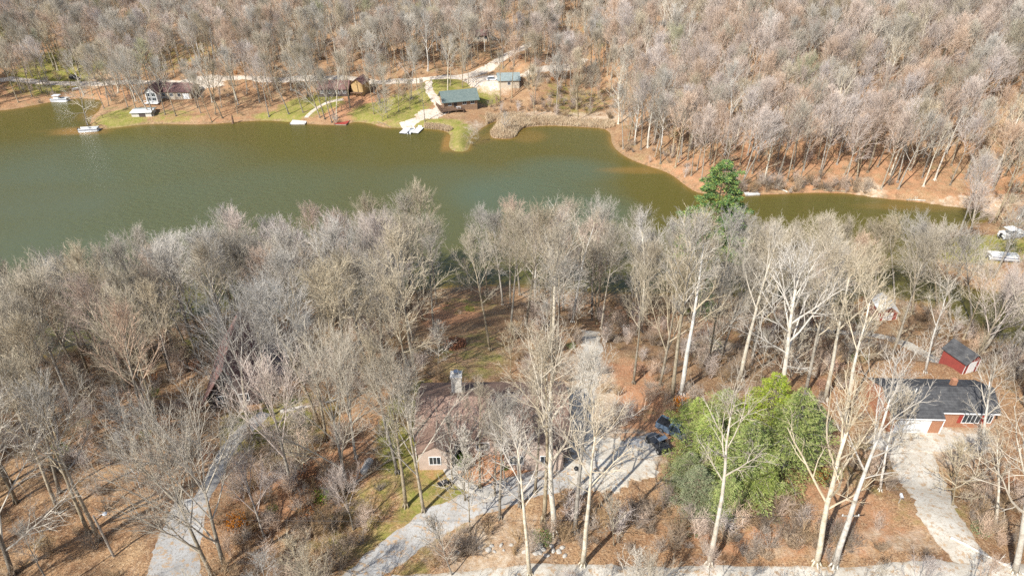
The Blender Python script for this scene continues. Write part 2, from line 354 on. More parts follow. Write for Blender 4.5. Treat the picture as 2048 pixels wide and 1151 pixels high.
me.from_pydata([(float(a), float(c), 0.0) for a, c in zip(WX.ravel()[used], WY.ravel()[used])], [], remap[fw].tolist())
sa = me.color_attributes.new("shallow_and_sheen", 'FLOAT_COLOR', 'POINT')
sa.data.foreach_set("color", np.stack([shal.ravel()[used], painted_sheen.ravel()[used], painted_sheen.ravel()[used] * 0, painted_sheen.ravel()[used] * 0 + 1], -1).ravel().astype(np.float32))
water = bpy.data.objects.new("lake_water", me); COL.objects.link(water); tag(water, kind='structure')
m = bpy.data.materials.new("murky_water"); m.use_nodes = True; N = m.node_tree.nodes; L = m.node_tree.links; b = N["Principled BSDF"]
geo = N.new("ShaderNodeNewGeometry"); vc = N.new("ShaderNodeVertexColor"); vc.layer_name = "shallow_and_sheen"
mx = N.new("ShaderNodeMix"); mx.data_type = 'RGBA'; mx.inputs[6].default_value = (.080, .078, .016, 1); mx.inputs[7].default_value = (.25, .14, .035, 1); wsep = N.new('ShaderNodeSeparateColor'); L.new(vc.outputs[0], wsep.inputs[0]); L.new(wsep.outputs[0], mx.inputs[0])
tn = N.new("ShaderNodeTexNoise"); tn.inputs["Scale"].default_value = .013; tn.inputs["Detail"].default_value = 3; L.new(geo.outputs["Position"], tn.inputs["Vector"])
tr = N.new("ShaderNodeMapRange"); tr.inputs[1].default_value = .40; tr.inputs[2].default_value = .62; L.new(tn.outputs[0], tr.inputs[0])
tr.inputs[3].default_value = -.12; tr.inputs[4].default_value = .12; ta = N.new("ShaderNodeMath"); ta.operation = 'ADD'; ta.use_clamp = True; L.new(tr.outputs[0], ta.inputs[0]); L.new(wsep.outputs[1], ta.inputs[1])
tx = N.new("ShaderNodeMix"); tx.data_type = 'RGBA'; tx.inputs[6].default_value = (.090, .080, .016, 1); tx.inputs[7].default_value = (.084, .106, .058, 1); L.new(ta.outputs[0], tx.inputs[0]); L.new(tx.outputs[2], mx.inputs[6])  # grey-green end carries the painted sky sheen as well as murk
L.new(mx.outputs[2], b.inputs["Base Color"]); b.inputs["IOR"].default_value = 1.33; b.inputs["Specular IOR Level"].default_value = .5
ln = N.new("ShaderNodeTexNoise"); ln.inputs["Scale"].default_value = .016; ln.inputs["Detail"].default_value = 2; L.new(geo.outputs["Position"], ln.inputs["Vector"])
lr = N.new("ShaderNodeMapRange"); lr.inputs[1].default_value = .42; lr.inputs[2].default_value = .6; lr.inputs[3].default_value = .28; lr.inputs[4].default_value = .85; L.new(ln.outputs[0], lr.inputs[0])
mp = N.new("ShaderNodeMapping"); mp.inputs["Scale"].default_value = (.55, 1.2, 1); mp.inputs["Rotation"].default_value = (0, 0, R(35)); L.new(geo.outputs["Position"], mp.inputs[0])
wnz = N.new("ShaderNodeTexNoise"); wnz.inputs["Scale"].default_value = .75; wnz.inputs["Detail"].default_value = 5; wnz.inputs["Roughness"].default_value = .6; L.new(mp.outputs[0], wnz.inputs["Vector"])
bp = N.new("ShaderNodeBump"); bp.inputs["Distance"].default_value = .6; L.new(lr.outputs[0], bp.inputs["Strength"]); L.new(wnz.outputs[0], bp.inputs["Height"]); L.new(bp.outputs[0], b.inputs["Normal"])
b.inputs["Roughness"].default_value = .17
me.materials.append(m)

# ------------------------------------------------------------------ roads, paths, parking
def gravel_mat(name, c1, c2, c3, fine=4.0):
    m = bpy.data.materials.new(name); m.use_nodes = True; nt = m.node_tree; N = nt.nodes; L = nt.links
    b = N["Principled BSDF"]; b.inputs["Roughness"].default_value = .95; b.inputs["Specular IOR Level"].default_value = .15
    geo = N.new("ShaderNodeNewGeometry"); prev = None
    for sc, lo, hi, c in ((.35, .4, .62, c2), (fine, .5, .68, c3), (1.3, .53, .63, (.40, .28, .17))):
        n = N.new("ShaderNodeTexNoise"); n.inputs["Scale"].default_value = sc; n.inputs["Detail"].default_value = 5; n.inputs["Roughness"].default_value = .7; L.new(geo.outputs["Position"], n.inputs["Vector"])
        r = N.new("ShaderNodeMapRange"); r.inputs[1].default_value = lo; r.inputs[2].default_value = hi; L.new(n.outputs[0], r.inputs[0])
        x = N.new("ShaderNodeMix"); x.data_type = 'RGBA'; L.new(r.outputs[0], x.inputs[0])
        if prev is None: x.inputs[6].default_value = (*c1, 1)
        else: L.new(prev, x.inputs[6])
        x.inputs[7].default_value = (*c, 1); prev = x.outputs[2]
    at = N.new("ShaderNodeAttribute"); at.attribute_name = "track"; n = N.new("ShaderNodeTexNoise"); n.inputs["Scale"].default_value = 1.6; n.inputs["Detail"].default_value = 5; L.new(geo.outputs["Position"], n.inputs["Vector"])
    s1 = N.new("ShaderNodeMath"); s1.operation = 'SUBTRACT'; L.new(n.outputs[0], s1.inputs[0]); L.new(at.outputs["Fac"], s1.inputs[1])
    r = N.new("ShaderNodeMapRange"); r.inputs[1].default_value = .25; r.inputs[2].default_value = .6; r.inputs[4].default_value = .85; L.new(s1.outputs[0], r.inputs[0])
    x = N.new("ShaderNodeMix"); x.data_type = 'RGBA'; L.new(r.outputs[0], x.inputs[0]); L.new(prev, x.inputs[6]); x.inputs[7].default_value = (.33, .235, .14, 1); prev = x.outputs[2]
    L.new(prev, b.inputs["Base Color"])
    n = N.new("ShaderNodeTexNoise"); n.inputs["Scale"].default_value = 9; n.inputs["Detail"].default_value = 4; L.new(geo.outputs["Position"], n.inputs["Vector"])
    bp = N.new("ShaderNodeBump"); bp.inputs["Strength"].default_value = .6; bp.inputs["Distance"].default_value = .05; L.new(n.outputs[0], bp.inputs["Height"]); L.new(bp.outputs[0], b.inputs["Normal"])
    return m
M['gravel'] = gravel_mat('pale_gravel', (.58, .54, .46), (.46, .41, .33), (.36, .31, .24))
M['gravel_grey'] = gravel_mat('grey_gravel', (.42, .41, .385), (.33, .315, .29), (.24, .22, .19))
M['gravel_far'] = gravel_mat('far_gravel', (.62, .55, .46), (.54, .46, .37), (.42, .35, .26), 2.0)
rs = random.Random(3)
ROADPTS = []
def smooth_path(w, k=3):
    for _ in range(k):
        o = [w[0]]
        for a, c in zip(w[:-1], w[1:]): o += [a * .75 + c * .25, a * .25 + c * .75]
        w = o + [w[-1]]
    return w
def road(name, pix, width, m, lift=.07, ragged=.3):
    w = smooth_path([Vector(P(*p)[:2]) if not isinstance(p, Vector) else p for p in pix])
    pts = [w[0]]
    for p in w[1:]:
        d = (p - pts[-1]).length
        n = int(d / .8)
        for k in range(1, n + 1): pts.append(pts[-1].lerp(p, 1 / (n - k + 1)))
    nn = len(pts); K = 7; V = []; Fc = []
    for i, p in enumerate(pts):
        t = (pts[min(i + 2, nn - 1)] - pts[max(i - 2, 0)]).normalized(); nrm = Vector((-t.y, t.x))
        wi = width if isinstance(width, (int, float)) else width[0] + (width[1] - width[0]) * i / nn
        hw = [wi / 2 + rs.uniform(-ragged, ragged) * .6, wi / 2 + rs.uniform(-ragged, ragged) * .6]
        for k in range(K):
            s = k / (K - 1) * 2 - 1; q = p + nrm * s * (hw[0] if s < 0 else hw[1])
            V.append((q.x, q.y, max(G(q.x, q.y), .05) + (lift if abs(s) < .99 else -.03)))
        ROADPTS.append((p.x, p.y, wi / 2))
    for i in range(nn - 1):
        for k in range(K - 1): a = i * K + k; Fc.append((a, a + K, a + K + 1, a + 1))
    me = bpy.data.meshes.new(name); me.from_pydata(V, [], Fc); me.materials.append(m); me.polygons.foreach_set("use_smooth", [True] * len(Fc))
    ta_ = me.attributes.new('track', 'FLOAT', 'POINT'); ta_.data.foreach_set('value', [(.0, .45, .75, .38, .75, .45, .0)[i % K] if K == 7 else .5 for i in range(len(V))])
    o = bpy.data.objects.new(name, me); COL.objects.link(o); tag(o, kind='structure'); return o
def patch(name, px, py, rx, ry, m, rot=0, lift=.10):
    c = P(px, py); V = [(c.x, c.y, G(c.x, c.y) + lift)]; Fc = []; S = 120; K = 12
    rr = [1 + .12 * math.sin(3 * t / S * 6.28 + px) + .08 * math.sin(7 * t / S * 6.28) + .05 * math.sin(19 * t / S * 6.28 + 1) + rs.uniform(-.07, .07) for t in range(S)]
    for k in range(1, K + 1):
        for s in range(S):
            t = 2 * math.pi * s / S; q = Vector((rx * math.cos(t), ry * math.sin(t))) * rr[s] * k / K; q.rotate(Matrix.Rotation(rot, 2))
            x, y = c.x + q.x, c.y + q.y; V.append((x, y, G(x, y) + (lift if k < K else -.03)))
    for s in range(S):
        Fc.append((0, 1 + s, 1 + (s + 1) % S))
        for k in range(K - 1): a = 1 + k * S + s; c2 = 1 + k * S + (s + 1) % S; Fc.append((a, a + S, c2 + S, c2))
    me = bpy.data.meshes.new(name); me.from_pydata(V, [], Fc); me.materials.append(m)
    ta_ = me.attributes.new('track', 'FLOAT', 'POINT'); ta_.data.foreach_set('value', [.6] + [max(0, .62 - .6 * ((k // S + 1) / K) ** 4) for k in range(S * K)])
    o = bpy.data.objects.new(name, me); COL.objects.link(o); tag(o, kind='structure')
    for k in range(-2, 3): 
        for j in range(-2, 3): ROADPTS.append((c.x + rx * k / 3, c.y + ry * j / 3, max(rx, ry) / 4))
    return o
road('gravel_driveway', [(700, 1175), (770, 1110), (860, 1045), (960, 1000), (1060, 970), (1150, 945), (1230, 915), (1330, 880)], (3.8, 4.6), M['gravel_grey'], ragged=.5)  # greyer than the parking gravel: shade on the drive put into its colour
patch('parking_area', 1215, 925, 6.0, 4.6, M['gravel'], .2)
road('gravel_track', [(1170, 900), (1160, 830), (1175, 760), (1185, 700), (1180, 660)], 3.4, M['gravel'], .13, ragged=.6)
road('front_path', [(905, 905), (893, 925), (905, 955), (960, 985), (1010, 995)], 1.5, M['concrete'], .14, ragged=.05)
road('left_driveway', [(345, 1190), (350, 1100), (375, 1030), (385, 995)], (6.0, 4.2), M['gravel_grey'], ragged=.35)
road('left_path', [(400, 1000), (425, 960), (450, 900), (490, 860), (530, 825)], 2.0, M['concrete'], .14, ragged=.05)
road('right_driveway', [(1850, 860), (1810, 885), (1830, 930), (1855, 980), (1880, 1040), (1930, 1100), (1990, 1180)], (7.0, 4.6), M['gravel'], ragged=.6)
patch('driveway_apron', 1850, 878, 8.0, 2.6, M['gravel'], 0, .13)
road('country_road', [(780, 1180), (1000, 1164), (1200, 1160), (1500, 1158), (1800, 1156), (2100, 1156)], 3.8, M['gravel'], .16, ragged=.3)
road('garden_path', [(1600, 655), (1680, 662), (1760, 668), (1830, 695), (1890, 728), (1925, 745)], 2.5, M['gravel'], ragged=.4)
road('far_road', [(-180, 170), (-60, 166), (25, 158), (110, 166), (200, 168), (300, 163), (380, 160), (450, 156), (520, 157), (620, 158), (740, 161), (850, 161), (930, 155), (962, 142), (1000, 122), (1040, 98), (1070, 84)], 4.2, M['gravel_far'])
road('far_side_road', [(945, 160), (990, 152), (1060, 150), (1110, 138), (1170, 118)], 4.0, M['gravel_far'], .12)
patch('far_parking', 985, 160, 10, 6, M['gravel_far'], 0, .16)
road('cabin_drive', [(858, 162), (856, 178), (872, 200), (885, 214), (850, 232), (822, 246), (800, 254)], (3.0, 5.0), M['gravel_far'], .1, ragged=.5)
patch('cabin_yard', 868, 226, 7, 4, M['gravel_far'], .4, .15)
patch('house_yard', 400, 165, 11, 5, M['gravel_far'], 0, .15)
road('dock_path', [(612, 236), (630, 217), (655, 204), (690, 198)], 1.8, M['gravel_far'], .12, ragged=.05)
#@@BUILD@@
# ------------------------------------------------------------------ buildings
M['shingle_brown'] = boards('brown_shingle_roof', (.235, .155, .115), (.165, .11, .085), .22, 'z', .95, .1, groove=.75)
M['shingle_dark'] = boards('dark_shingle_roof', (.05, .05, .052), (.10, .10, .10), .2, 'z', .9, .2, groove=.75)
M['shingle_plum'] = boards('plum_shingle_roof', (.23, .13, .105), (.15, .09, .085), .2, 'z', .9, .2, groove=.75)
M['shingle_grey'] = boards('grey_green_roof', (.27, .32, .31), (.20, .235, .225), .2, 'z', .9, .2, groove=.8)
M['shingle_night'] = boards('near_black_roof', (.035, .03, .035), (.06, .05, .055), .2, 'z', .95, .1, groove=.8)
M['metal_green'] = boards('green_metal_roof', (.13, .17, .155), (.20, .24, .21), .4, 'x', .45, .4, metal=.15, groove=.7)
M['metal_white'] = boards('white_metal_roof', (.72, .72, .70), (.60, .60, .57), .4, 'x', .5, .4, groove=.85)
M['logs'] = boards('log_wall', (.36, .24, .15), (.24, .15, .095), .3, 'z', .85, .2, groove=.45)
M['tan_brick'] = boards('tan_brick', (.62, .49, .40), (.52, .41, .33), .09, 'z', .9, .15, groove=.8)
M['orange_brick'] = boards('orange_brick', (.47, .24, .14), (.38, .185, .11), .09, 'z', .9, .15, groove=.8)
M['siding_tan'] = boards('ochre_siding', (.52, .36, .17), (.44, .30, .14), .25, 'z', .8, .2, groove=.85)
M['siding_red'] = boards('red_siding', (.29, .065, .05), (.22, .055, .045), .25, 'x', .8, .2, groove=.8)
M['siding_dark'] = boards('dark_siding', (.13, .10, .09), (.09, .07, .065), .25, 'z', .85, .2, groove=.8)
M['siding_white'] = boards('white_siding', (.70, .69, .66), (.62, .61, .58), .2, 'z', .8, .2, groove=.85)
M['siding_cream'] = boards('cream_siding', (.60, .52, .40), (.53, .45, .34), .2, 'z', .8, .2, groove=.85)
M['stone'] = mat('chimney_stone', (.70, .66, .58), .9, .2, noise=(3, 4), col2=(.50, .46, .39), bump=(5, .6))
M['red_paint'] = mat('red_paint', (.34, .07, .05), .6, .3, noise=(2, 3), col2=(.33, .04, .03))
M['door_dark'] = mat('dark_door', (.05, .04, .035), .6, .3)

def roof_slabs(mb, x0, x1, y0, y1, ze, zr, axis='x', over=.45, th=.16, ridge=None):
    """two sloping slabs that meet at a ridge along x or y"""
    a0, a1, b0, b1 = (x0, x1, y0, y1) if axis == 'x' else (y0, y1, x0, x1)
    c = (b0 + b1) / 2 if ridge is None else ridge
    for (e, s) in ((b0, -1), (b1, 1)):
        sl = (zr - ze) / abs(e - c); eo = e + s * over; zo = ze - sl * over
        q = [(a0 - over, eo, zo), (a1 + over, eo, zo), (a1 + over, c, zr), (a0 - over, c, zr)]
        q2 = [(x, y, z + th) for x, y, z in q]
        pts = q + q2
        if axis == 'y': pts = [(y, x, z) for x, y, z in pts]
        mb.quad_box(pts)
    return mb
def gable_walls(mb, x0, x1, y0, y1, ze, zr, axis='x', z0=-1.2):
    if axis == 'x': mb.prism([(y0, z0), (y1, z0), (y1, ze - .03), ((y0 + y1) / 2, zr - .05), (y0, ze - .03)], 'x', x0, x1)
    else: mb.prism([(x0, z0), (x1, z0), (x1, ze - .03), ((x0 + x1) / 2, zr - .05), (x0, ze - .03)], 'y', y0, y1)
    return mb
def window(parent, x, z, w, h, y, side='front', bars=1, frame='white'):
    """a framed window on a wall; side front looks to -y, left looks to -x"""
    def bx(mb, a0, a1, d0, d1, z0, z1):
        if side == 'front': mb.box(a0, a1, y - d1, y - d0, z0, z1)
        elif side == 'left': mb.box(y - d1, y - d0, a0, a1, z0, z1)
        else: mb.box(y + d0, y + d1, a0, a1, z0, z1)
    g = MB(); bx(g, x - w / 2, x + w / 2, .003, .03, z, z + h); wn_ = g.build('window', M['glass'], parent)
    f = MB(); t = .09
    bx(f, x - w / 2 - t, x + w / 2 + t, .004, .07, z - t, z); bx(f, x - w / 2 - t, x + w / 2 + t, .004, .07, z + h, z + h + t)
    bx(f, x - w / 2 - t, x - w / 2, .004, .07, z, z + h); bx(f, x + w / 2, x + w / 2 + t, .004, .07, z, z + h)
    for k in range(bars):
        xx = x - w / 2 + w * (k + 1) / (bars + 1); bx(f, xx - .03, xx + .03, .031, .06, z, z + h)
    f.build('frame', M[frame], wn_)
    return wn_
def door(parent, x, w, h, y, m, z=0.0, side='front', name='door'):
    g = MB()
    if side == 'front': g.box(x - w / 2, x + w / 2, y - .06, y - .003, z, z + h)
    else: g.box(y - .06, y - .003, x - w / 2, x + w / 2, z, z + h)
    d = g.build(name, m, parent)
    k = MB()
    if side == 'front': k.cyl((x + w * .38, y - .12, z + 1), (x + w * .38, y - .06, z + 1), .04, 6)
    else: k.cyl((y - .12, x + w * .38, z + 1), (y - .06, x + w * .38, z + 1), .04, 6)
    k.build('handle', M['steel'], d); return d
BUILD = []   # footprints that trees keep clear of
def site(px, py, r, dz=0): 
    c = P(px, py); BUILD.append((c.x, c.y, r)); c.z += dz; return c

M['orange_leaf'] = mat('orange_dead_leaf', (.38, .17, .09), .85, .2, noise=(1.5, 3), col2=(.25, .11, .06))
# --- tan brick ranch house, centre
c = site(985, 915, 11); c.z = G(c.x, c.y + 4)
h = empty('ranch_house', c, R(1), 'tan brick ranch house with leaf-strewn brown roof and white chimney', 'house')
BUILD.append((c.x, c.y + 8, 10))
w = MB(); gable_walls(w, -9.3, 9.3, .5, 10.5, 2.95, 5.2); gable_walls(w, -8.9, -4.9, -1.8, 4, 2.75, 3.9, 'y'); gable_walls(w, 1.4, 8.6, -1.9, 5, 2.75, 4.75, 'y')
w.build('wall', M['tan_brick'], h)
r = MB(); roof_slabs(r, -9.3, 9.3, .5, 10.5, 2.98, 5.23, 'x', .35); roof_slabs(r, -8.9, -4.9, -1.6, 4.0, 2.8, 3.95, 'y', .35); roof_slabs(r, 1.4, 8.6, -1.7, 5.4, 2.8, 4.8, 'y', .35)
rf = r.build('roof', M['shingle_brown'], h)
k = MB(); k.box(-5.2, -3.9, 6.6, 7.8, 2, 7.3); k.box(-5.3, -3.8, 6.5, 7.9, 7.3, 7.5); ch = k.build('chimney', M['stone'], rf)
k = MB(); k.cyl((-4.55, 7.2, 7.5), (-4.55, 7.2, 7.9), .22, 10); k.cyl((-4.55, 7.2, 7.9), (-4.55, 7.2, 8.0), .36, 10); k.build('chimney_cap', M['steel'], rf)
l = MB()                                     # drifts of fallen leaves on the roof
rl = random.Random(8)
for _ in range(5200):
    x = rl.gauss(-3, 3.8); y = 1 + 4.3 * rl.random() ** .7
    if abs(x) > 9: continue
    z = 2.98 + (y - .5) * 2.25 / 5.0 + .19; a = rl.uniform(0, 6.28)
    l.card((x, y, z), (math.cos(a), math.sin(a) * .9, math.sin(a) * .45), (-math.sin(a), math.cos(a) * .9, math.cos(a) * .45), rl.uniform(.1, .2), rl.uniform(.05, .09))
l.build('fallen_leaves', M['dry_leaf'], rf)
for (x, ww, yy) in ((-6.9, 1.3, -1.8), (2.9, 1.6, -1.9), (6.5, 1.3, -1.9)): window(h, x, 1.0, ww, 1.2, yy, bars=2, frame='white')
window(h, -1.2, 1.0, 1.5, 1.1, .5, bars=2); window(h, 7, 1.0, 1.2, 1.1, 9.3, 'right'); door(h, -3.6, 1.0, 2.05, .5, M['door_dark'])
p = MB(); p.box(-4.8, -3.2, -2.0, .45, -.3, .12); p.build('doorstep', M['concrete'], h)
for x in (-4.5, -1.6, 1.1): p = MB(); p.box(x - .08, x + .08, -.15, .01, 0, 2.35); p.build('porch_post', M['white'], h)
MULCH = (c.x, c.y)

# --- orange brick house on the right
c = site(1886, 856, 10); c.z = G(c.x, c.y + 3)
h = empty('brick_house', c, R(-2), 'orange brick house with dark roof, white garage door and red shutters', 'house')
BUILD.append((c.x + 2, c.y + 5, 10))
w = MB(); w.box(-7.9, -1.2, -1.0, 6.4, -1.2, 2.87); w.box(-1.19, 6.3, .3, 6.4, -1.2, 2.86)
w.prism([(.5, 2.9), (6.2, 2.9), (3.05, 4.2)], 'x', -7.8, 6.2); w.build('wall', M['orange_brick'], h)
r = MB(); roof_slabs(r, -7.9, -1.5, -1.05, 6.4, 2.92, 4.55, 'x', .22, ridge=3.0); roof_slabs(r, -1.0, 6.3, .25, 6.4, 2.94, 4.57, 'x', .25, ridge=3.02); roof = r.build('roof', M['shingle_dark'], h)
g = MB(); g.box(-8.1, -1.3, -1.42, -1.32, 2.7, 2.86); g.box(-1.2, 6.5, -.14, -.04, 2.7, 2.86); g.build('gutter', M['white'], h)
gd = MB()
for k in range(4): gd.box(-7.2, -2.7, -1.09, -1.003, .02 + k * .57, .57 + k * .57)
gd.build('garage_door', M['white'], h)
window(h, 3.3, .9, 2.2, 1.35, .3, bars=3); window(h, 5.6, 1.0, .7, 1.2, .3)
for x in (1.85, 4.75):
    s = MB(); s.box(x - .25, x + .25, .22, .297, .85, 2.3); s.build('shutter', M['red_paint'], h)
d = MB(); d.cyl((-1.12, -1.1, -.2), (-1.12, -1.1, 2.6), .07, 8); d.build('downpipe', M['white'], h)
v = MB(); v.cyl((-4, 2.2, 4.0), (-4, 2.2, 4.95), .08, 8); v.build('vent_pipe', M['white'], roof)
v = MB(); v.box(1.4, 2.0, 3.6, 4.2, 3.8, 5.3); v.build('chimney', M['orange_brick'], roof)

# --- dark steep roofed house in the trees on the left
c = site(480, 772, 8)
h = empty('steep_roofed_house', c, R(10), 'dark house with steep plum brown roof half hidden in the left woods', 'house')
w = MB(); gable_walls(w, -3.4, 3.4, -4.5, 8.5, 2.4, 7.4, 'y'); w.build('wall', M['siding_dark'], h)
r = MB(); roof_slabs(r, -3.4, 3.4, -4.5, 8.5, 2.4, 7.45, 'y', .8, .18); rf = r.build('roof', M['shingle_plum'], h)
window(h, -1.4, 1.0, 1.2, 1.2, -4.5); window(h, 1.6, 1.0, 1.2, 1.2, -4.5); door(h, .1, .95, 2.05, -4.5, M['door_dark'])
w = MB(); w.box(3.45, 6.9, -1, 6.5, -1.2, 2.35); w.build('side_wing', M['siding_dark'], h)
r = MB(); r.quad_box([(3.3, -1.5, 3.3), (7.4, -1.5, 2.2), (7.4, 7, 2.2), (3.3, 7, 3.3), (3.3, -1.5, 3.45), (7.4, -1.5, 2.35), (7.4, 7, 2.35), (3.3, 7, 3.45)]); r.build('wing_roof', M['shingle_night'], h)

# --- log cabin across the lake
c = site(922, 219, 10); c.z = G(c.x, c.y) + .9
h = empty('log_cabin', c, R(17), 'log cabin with green metal roof and raised deck above the far shore', 'house')
w = MB(); gable_walls(w, -6.2, 6.2, 0, 7.2, 2.7, 5.2, 'x', -2.5); w.build('wall', M['logs'], h)
r = MB(); roof_slabs(r, -6.2, 6.2, 0, 7.2, 2.75, 5.25, 'x', .8, .12); r.build('roof', M['metal_green'], h)
door(h, -2.0, 1.1, 2.1, 0, M['door_dark'], .1); window(h, -4.1, .9, 1.1, 1.1, 0); window(h, 1.4, .9, 1.3, 1.1, 0); window(h, 4.4, .9, 1.3, 1.1, 0); window(h, 3.6, 1, 1.1, 1.1, -6.2, 'left')
dk = MB(); dk.box(-8.2, .5, -2.8, -.01, -.15, 0); dk.box(-8.2, -6.25, -.01, 6, -.15, 0); deck = dk.build('deck', M['deckwood'], h)
rl_ = MB()
for i in range(9): x = -8.15 + i * 1.08; rl_.box(x - .05, x + .05, -2.78, -2.68, 0, 1.0)
rl_.box(-8.2, .5, -2.8, -2.66, 1.0, 1.08); rl_.box(-8.2, .5, -2.76, -2.7, .45, .52)
for i in range(8): y = -2.7 + i * 1.2; rl_.box(-8.18, -8.08, y - .05, y + .05, 0, 1.0)
rl_.box(-8.2, -8.06, -2.6, 6, 1.0, 1.08); rl_.box(-8.16, -8.1, -2.6, 6, .45, .52); rl_.build('railing', M['deckwood'], deck)
for x in (-8, -5.2, -2.4, .3): ps = MB(); ps.box(x - .09, x + .09, -2.69, -2.51, -3.4, -.15); ps.build('deck_post', M['deckwood'], deck)
t = empty('picnic_table', (0, 0, 0)); t.location = c + Matrix.Rotation(R(17), 3, 'Z') @ Vector((-1.2, -1.6, 0)); t.rotation_euler.z = R(17)
tag(t, 'pale table standing on the log cabin deck', 'table')
q = MB(); q.box(-.9, .9, -.38, .38, .7, .75); q.build('tabletop', M['white'], t)
for y in (-.7, .7):
    q = MB(); q.box(-.9, .9, y - .13, y + .13, .42, .46); q.build('bench', M['white'], t)
for x in (-.6, .6):
    q = MB(); q.box(x - .04, x + .04, -.75, .75, .36, .42); q.box(x - .04, x + .04, -.3, -.2, 0, .7); q.box(x - .04, x + .04, .2, .3, 0, .7); q.build('leg', M['white'], t)

# --- other far-shore houses
def small_house(px, py, rz, L_, D_, ze, zr, wm, rm, label, name, axis='x', wins=2, chim=None, raise_=.3):
    c = site(px, py, max(L_, D_) * .6); c.z = G(c.x, c.y) + raise_
    h = empty(name, c, R(rz), label, 'house' if 'house' in name or 'cabin' in name else 'shed')
    w = MB(); gable_walls(w, -L_ / 2, L_ / 2, 0, D_, ze, zr, axis, -2.6); w.build('wall', wm, h)
    r = MB(); roof_slabs(r, -L_ / 2, L_ / 2, 0, D_, ze + .03, zr + .03, axis, .5, .14); rf = r.build('roof', rm, h)
    for k in range(wins): window(h, -L_ / 2 + L_ * (k + .5) / wins, .9, 1.1, 1.1, 0)
    if chim: k = MB(); k.box(chim - .4, chim + .4, D_ * .55, D_ * .55 + .8, ze, zr + 1.1); k.build('chimney', M['stone'], rf)
    return h
h = small_house(668, 193, 2, 11, 7, 2.6, 4.6, M['siding_dark'], M['shingle_plum'], 'far-shore house with plum brown roof left of the ochre cabin', 'lake_house', wins=4, chim=3)
h = small_house(716, 191, -14, 4.6, 6, 3.4, 5.0, M['siding_tan'], M['shingle_plum'], 'ochre gabled cabin on posts above red leaves across the lake', 'gabled_cabin', 'y', wins=0, raise_=1.2)
s = MB()
for x in (-2.1, 0, 2.1): s.box(x - .1, x + .1, -1.4, -1.2, -3, .0)
s.box(-2.3, 2.3, -1.5, -.01, 0, .14); s.build('porch', M['deckwood'], h)
h = small_house(345, 199, -3, 15, 8, 2.8, 4.8, M['siding_cream'], M['shingle_plum'], 'long far-shore house with dark brown roof and big white windows', 'lake_house', wins=5, chim=-6.2)
# glass fronted wing with white frames
w = MB(); gable_walls(w, -7.6, -3.4, -4.2, 2, 3.6, 5.6, 'y', -2.6); w.build('gable_wing', M['siding_white'], h)
r = MB(); roof_slabs(r, -7.6, -3.4, -4.2, 4, 3.65, 5.65, 'y', .5, .14); r.build('wing_roof', M['shingle_plum'], h)
for x in (-6.6, -4.5):
    window(h, x, .2, 1.4, 1.5, -4.2); window(h, x, 2.0, 1.4, 1.3, -4.2); window(h, x, -1.9, 1.4, 1.4, -4.2)
g = MB(); g.box(-8, -3, -5.6, -4.25, -.3, -.15); dk = g.build('deck', M['white'], h)
g = MB()
for i in range(6): x = -7.9 + i * .96; g.box(x - .05, x + .05, -5.58, -5.48, -.15, .85)
g.box(-8, -3, -5.6, -5.46, .85, .93); g.build('railing', M['white'], dk)
door(h, 5.6, 2.4, 2.0, 0, M['white'], name='garage_door')
h = small_house(1018, 176, 5, 8, 7, 2.7, 4.5, M['siding_cream'], M['shingle_grey'], 'far-shore shed with grey-green roof right of the white car', 'garage', wins=1)
h = small_house(964, 84, 10, 7, 5, 2.6, 4.2, M['siding_cream'], M['shingle_plum'], 'small cream house high in the woods beyond the gravel road', 'small_house', wins=2)
tag(h, None, 'house')
# low boat shelter with pale roof by the point
c = site(283, 234, 5); c.z = G(c.x, c.y)
h = empty('boat_shelter', c, R(6), 'low boathouse with flat white roof on the grassy point', 'boathouse')
g = MB(); g.box(-3.2, 3.6, 0, 5.0, -1, 1.5); g.build('wall', M['stone'], h)
g = MB(); g.quad_box([(-3.6, -.5, 1.6), (4, -.5, 1.6), (4, 3.3, 1.8), (-3.6, 3.3, 1.8), (-3.6, -.5, 1.75), (4, -.5, 1.75), (4, 3.3, 1.95), (-3.6, 3.3, 1.95)]); g.build('roof', M['metal_white'], h)
g = MB(); g.quad_box([(-3.6, 3.32, 1.8), (4, 3.32, 1.8), (4, 5.6, 1.5), (-3.6, 5.6, 1.5), (-3.6, 3.32, 1.95), (4, 3.32, 1.95), (4, 5.6, 1.65), (-3.6, 5.6, 1.65)]); g.build('rear_roof', M['shingle_grey'], h)
door(h, .4, 2.2, 1.3, 0, M['siding_dark'])

# --- the red sheds on the right
def shed(px, py, rz, L_, D_, rm, label):
    c = site(px, py, 3.5); h = empty('garden_shed', c, R(rz), label, 'shed', 'red garden sheds')
    w = MB(); gable_walls(w, -L_ / 2, L_ / 2, 0, D_, 2.1, 3.3, 'y', -.8); w.build('wall', M['siding_red'], h)
    r = MB(); roof_slabs(r, -L_ / 2, L_ / 2, 0, D_, 2.15, 3.35, 'y', .3, .1); r.build('roof', rm, h)
    door(h, 0, L_ * .5, 1.95, 0, M['white'])
    for x in (-L_ / 2, L_ / 2 - .12): t = MB(); t.box(x, x + .12, -.04, -.003, -.2, 2.1); t.build('corner_trim', M['white'], h)
shed(1773, 640, -6, 3.6, 5.0, M['metal_white'], 'red shed with white metal roof and white door beside the cove')
shed(1938, 744, 20, 2.9, 3.8, M['shingle_dark'], 'red shed with dark roof and white door behind the brick house')

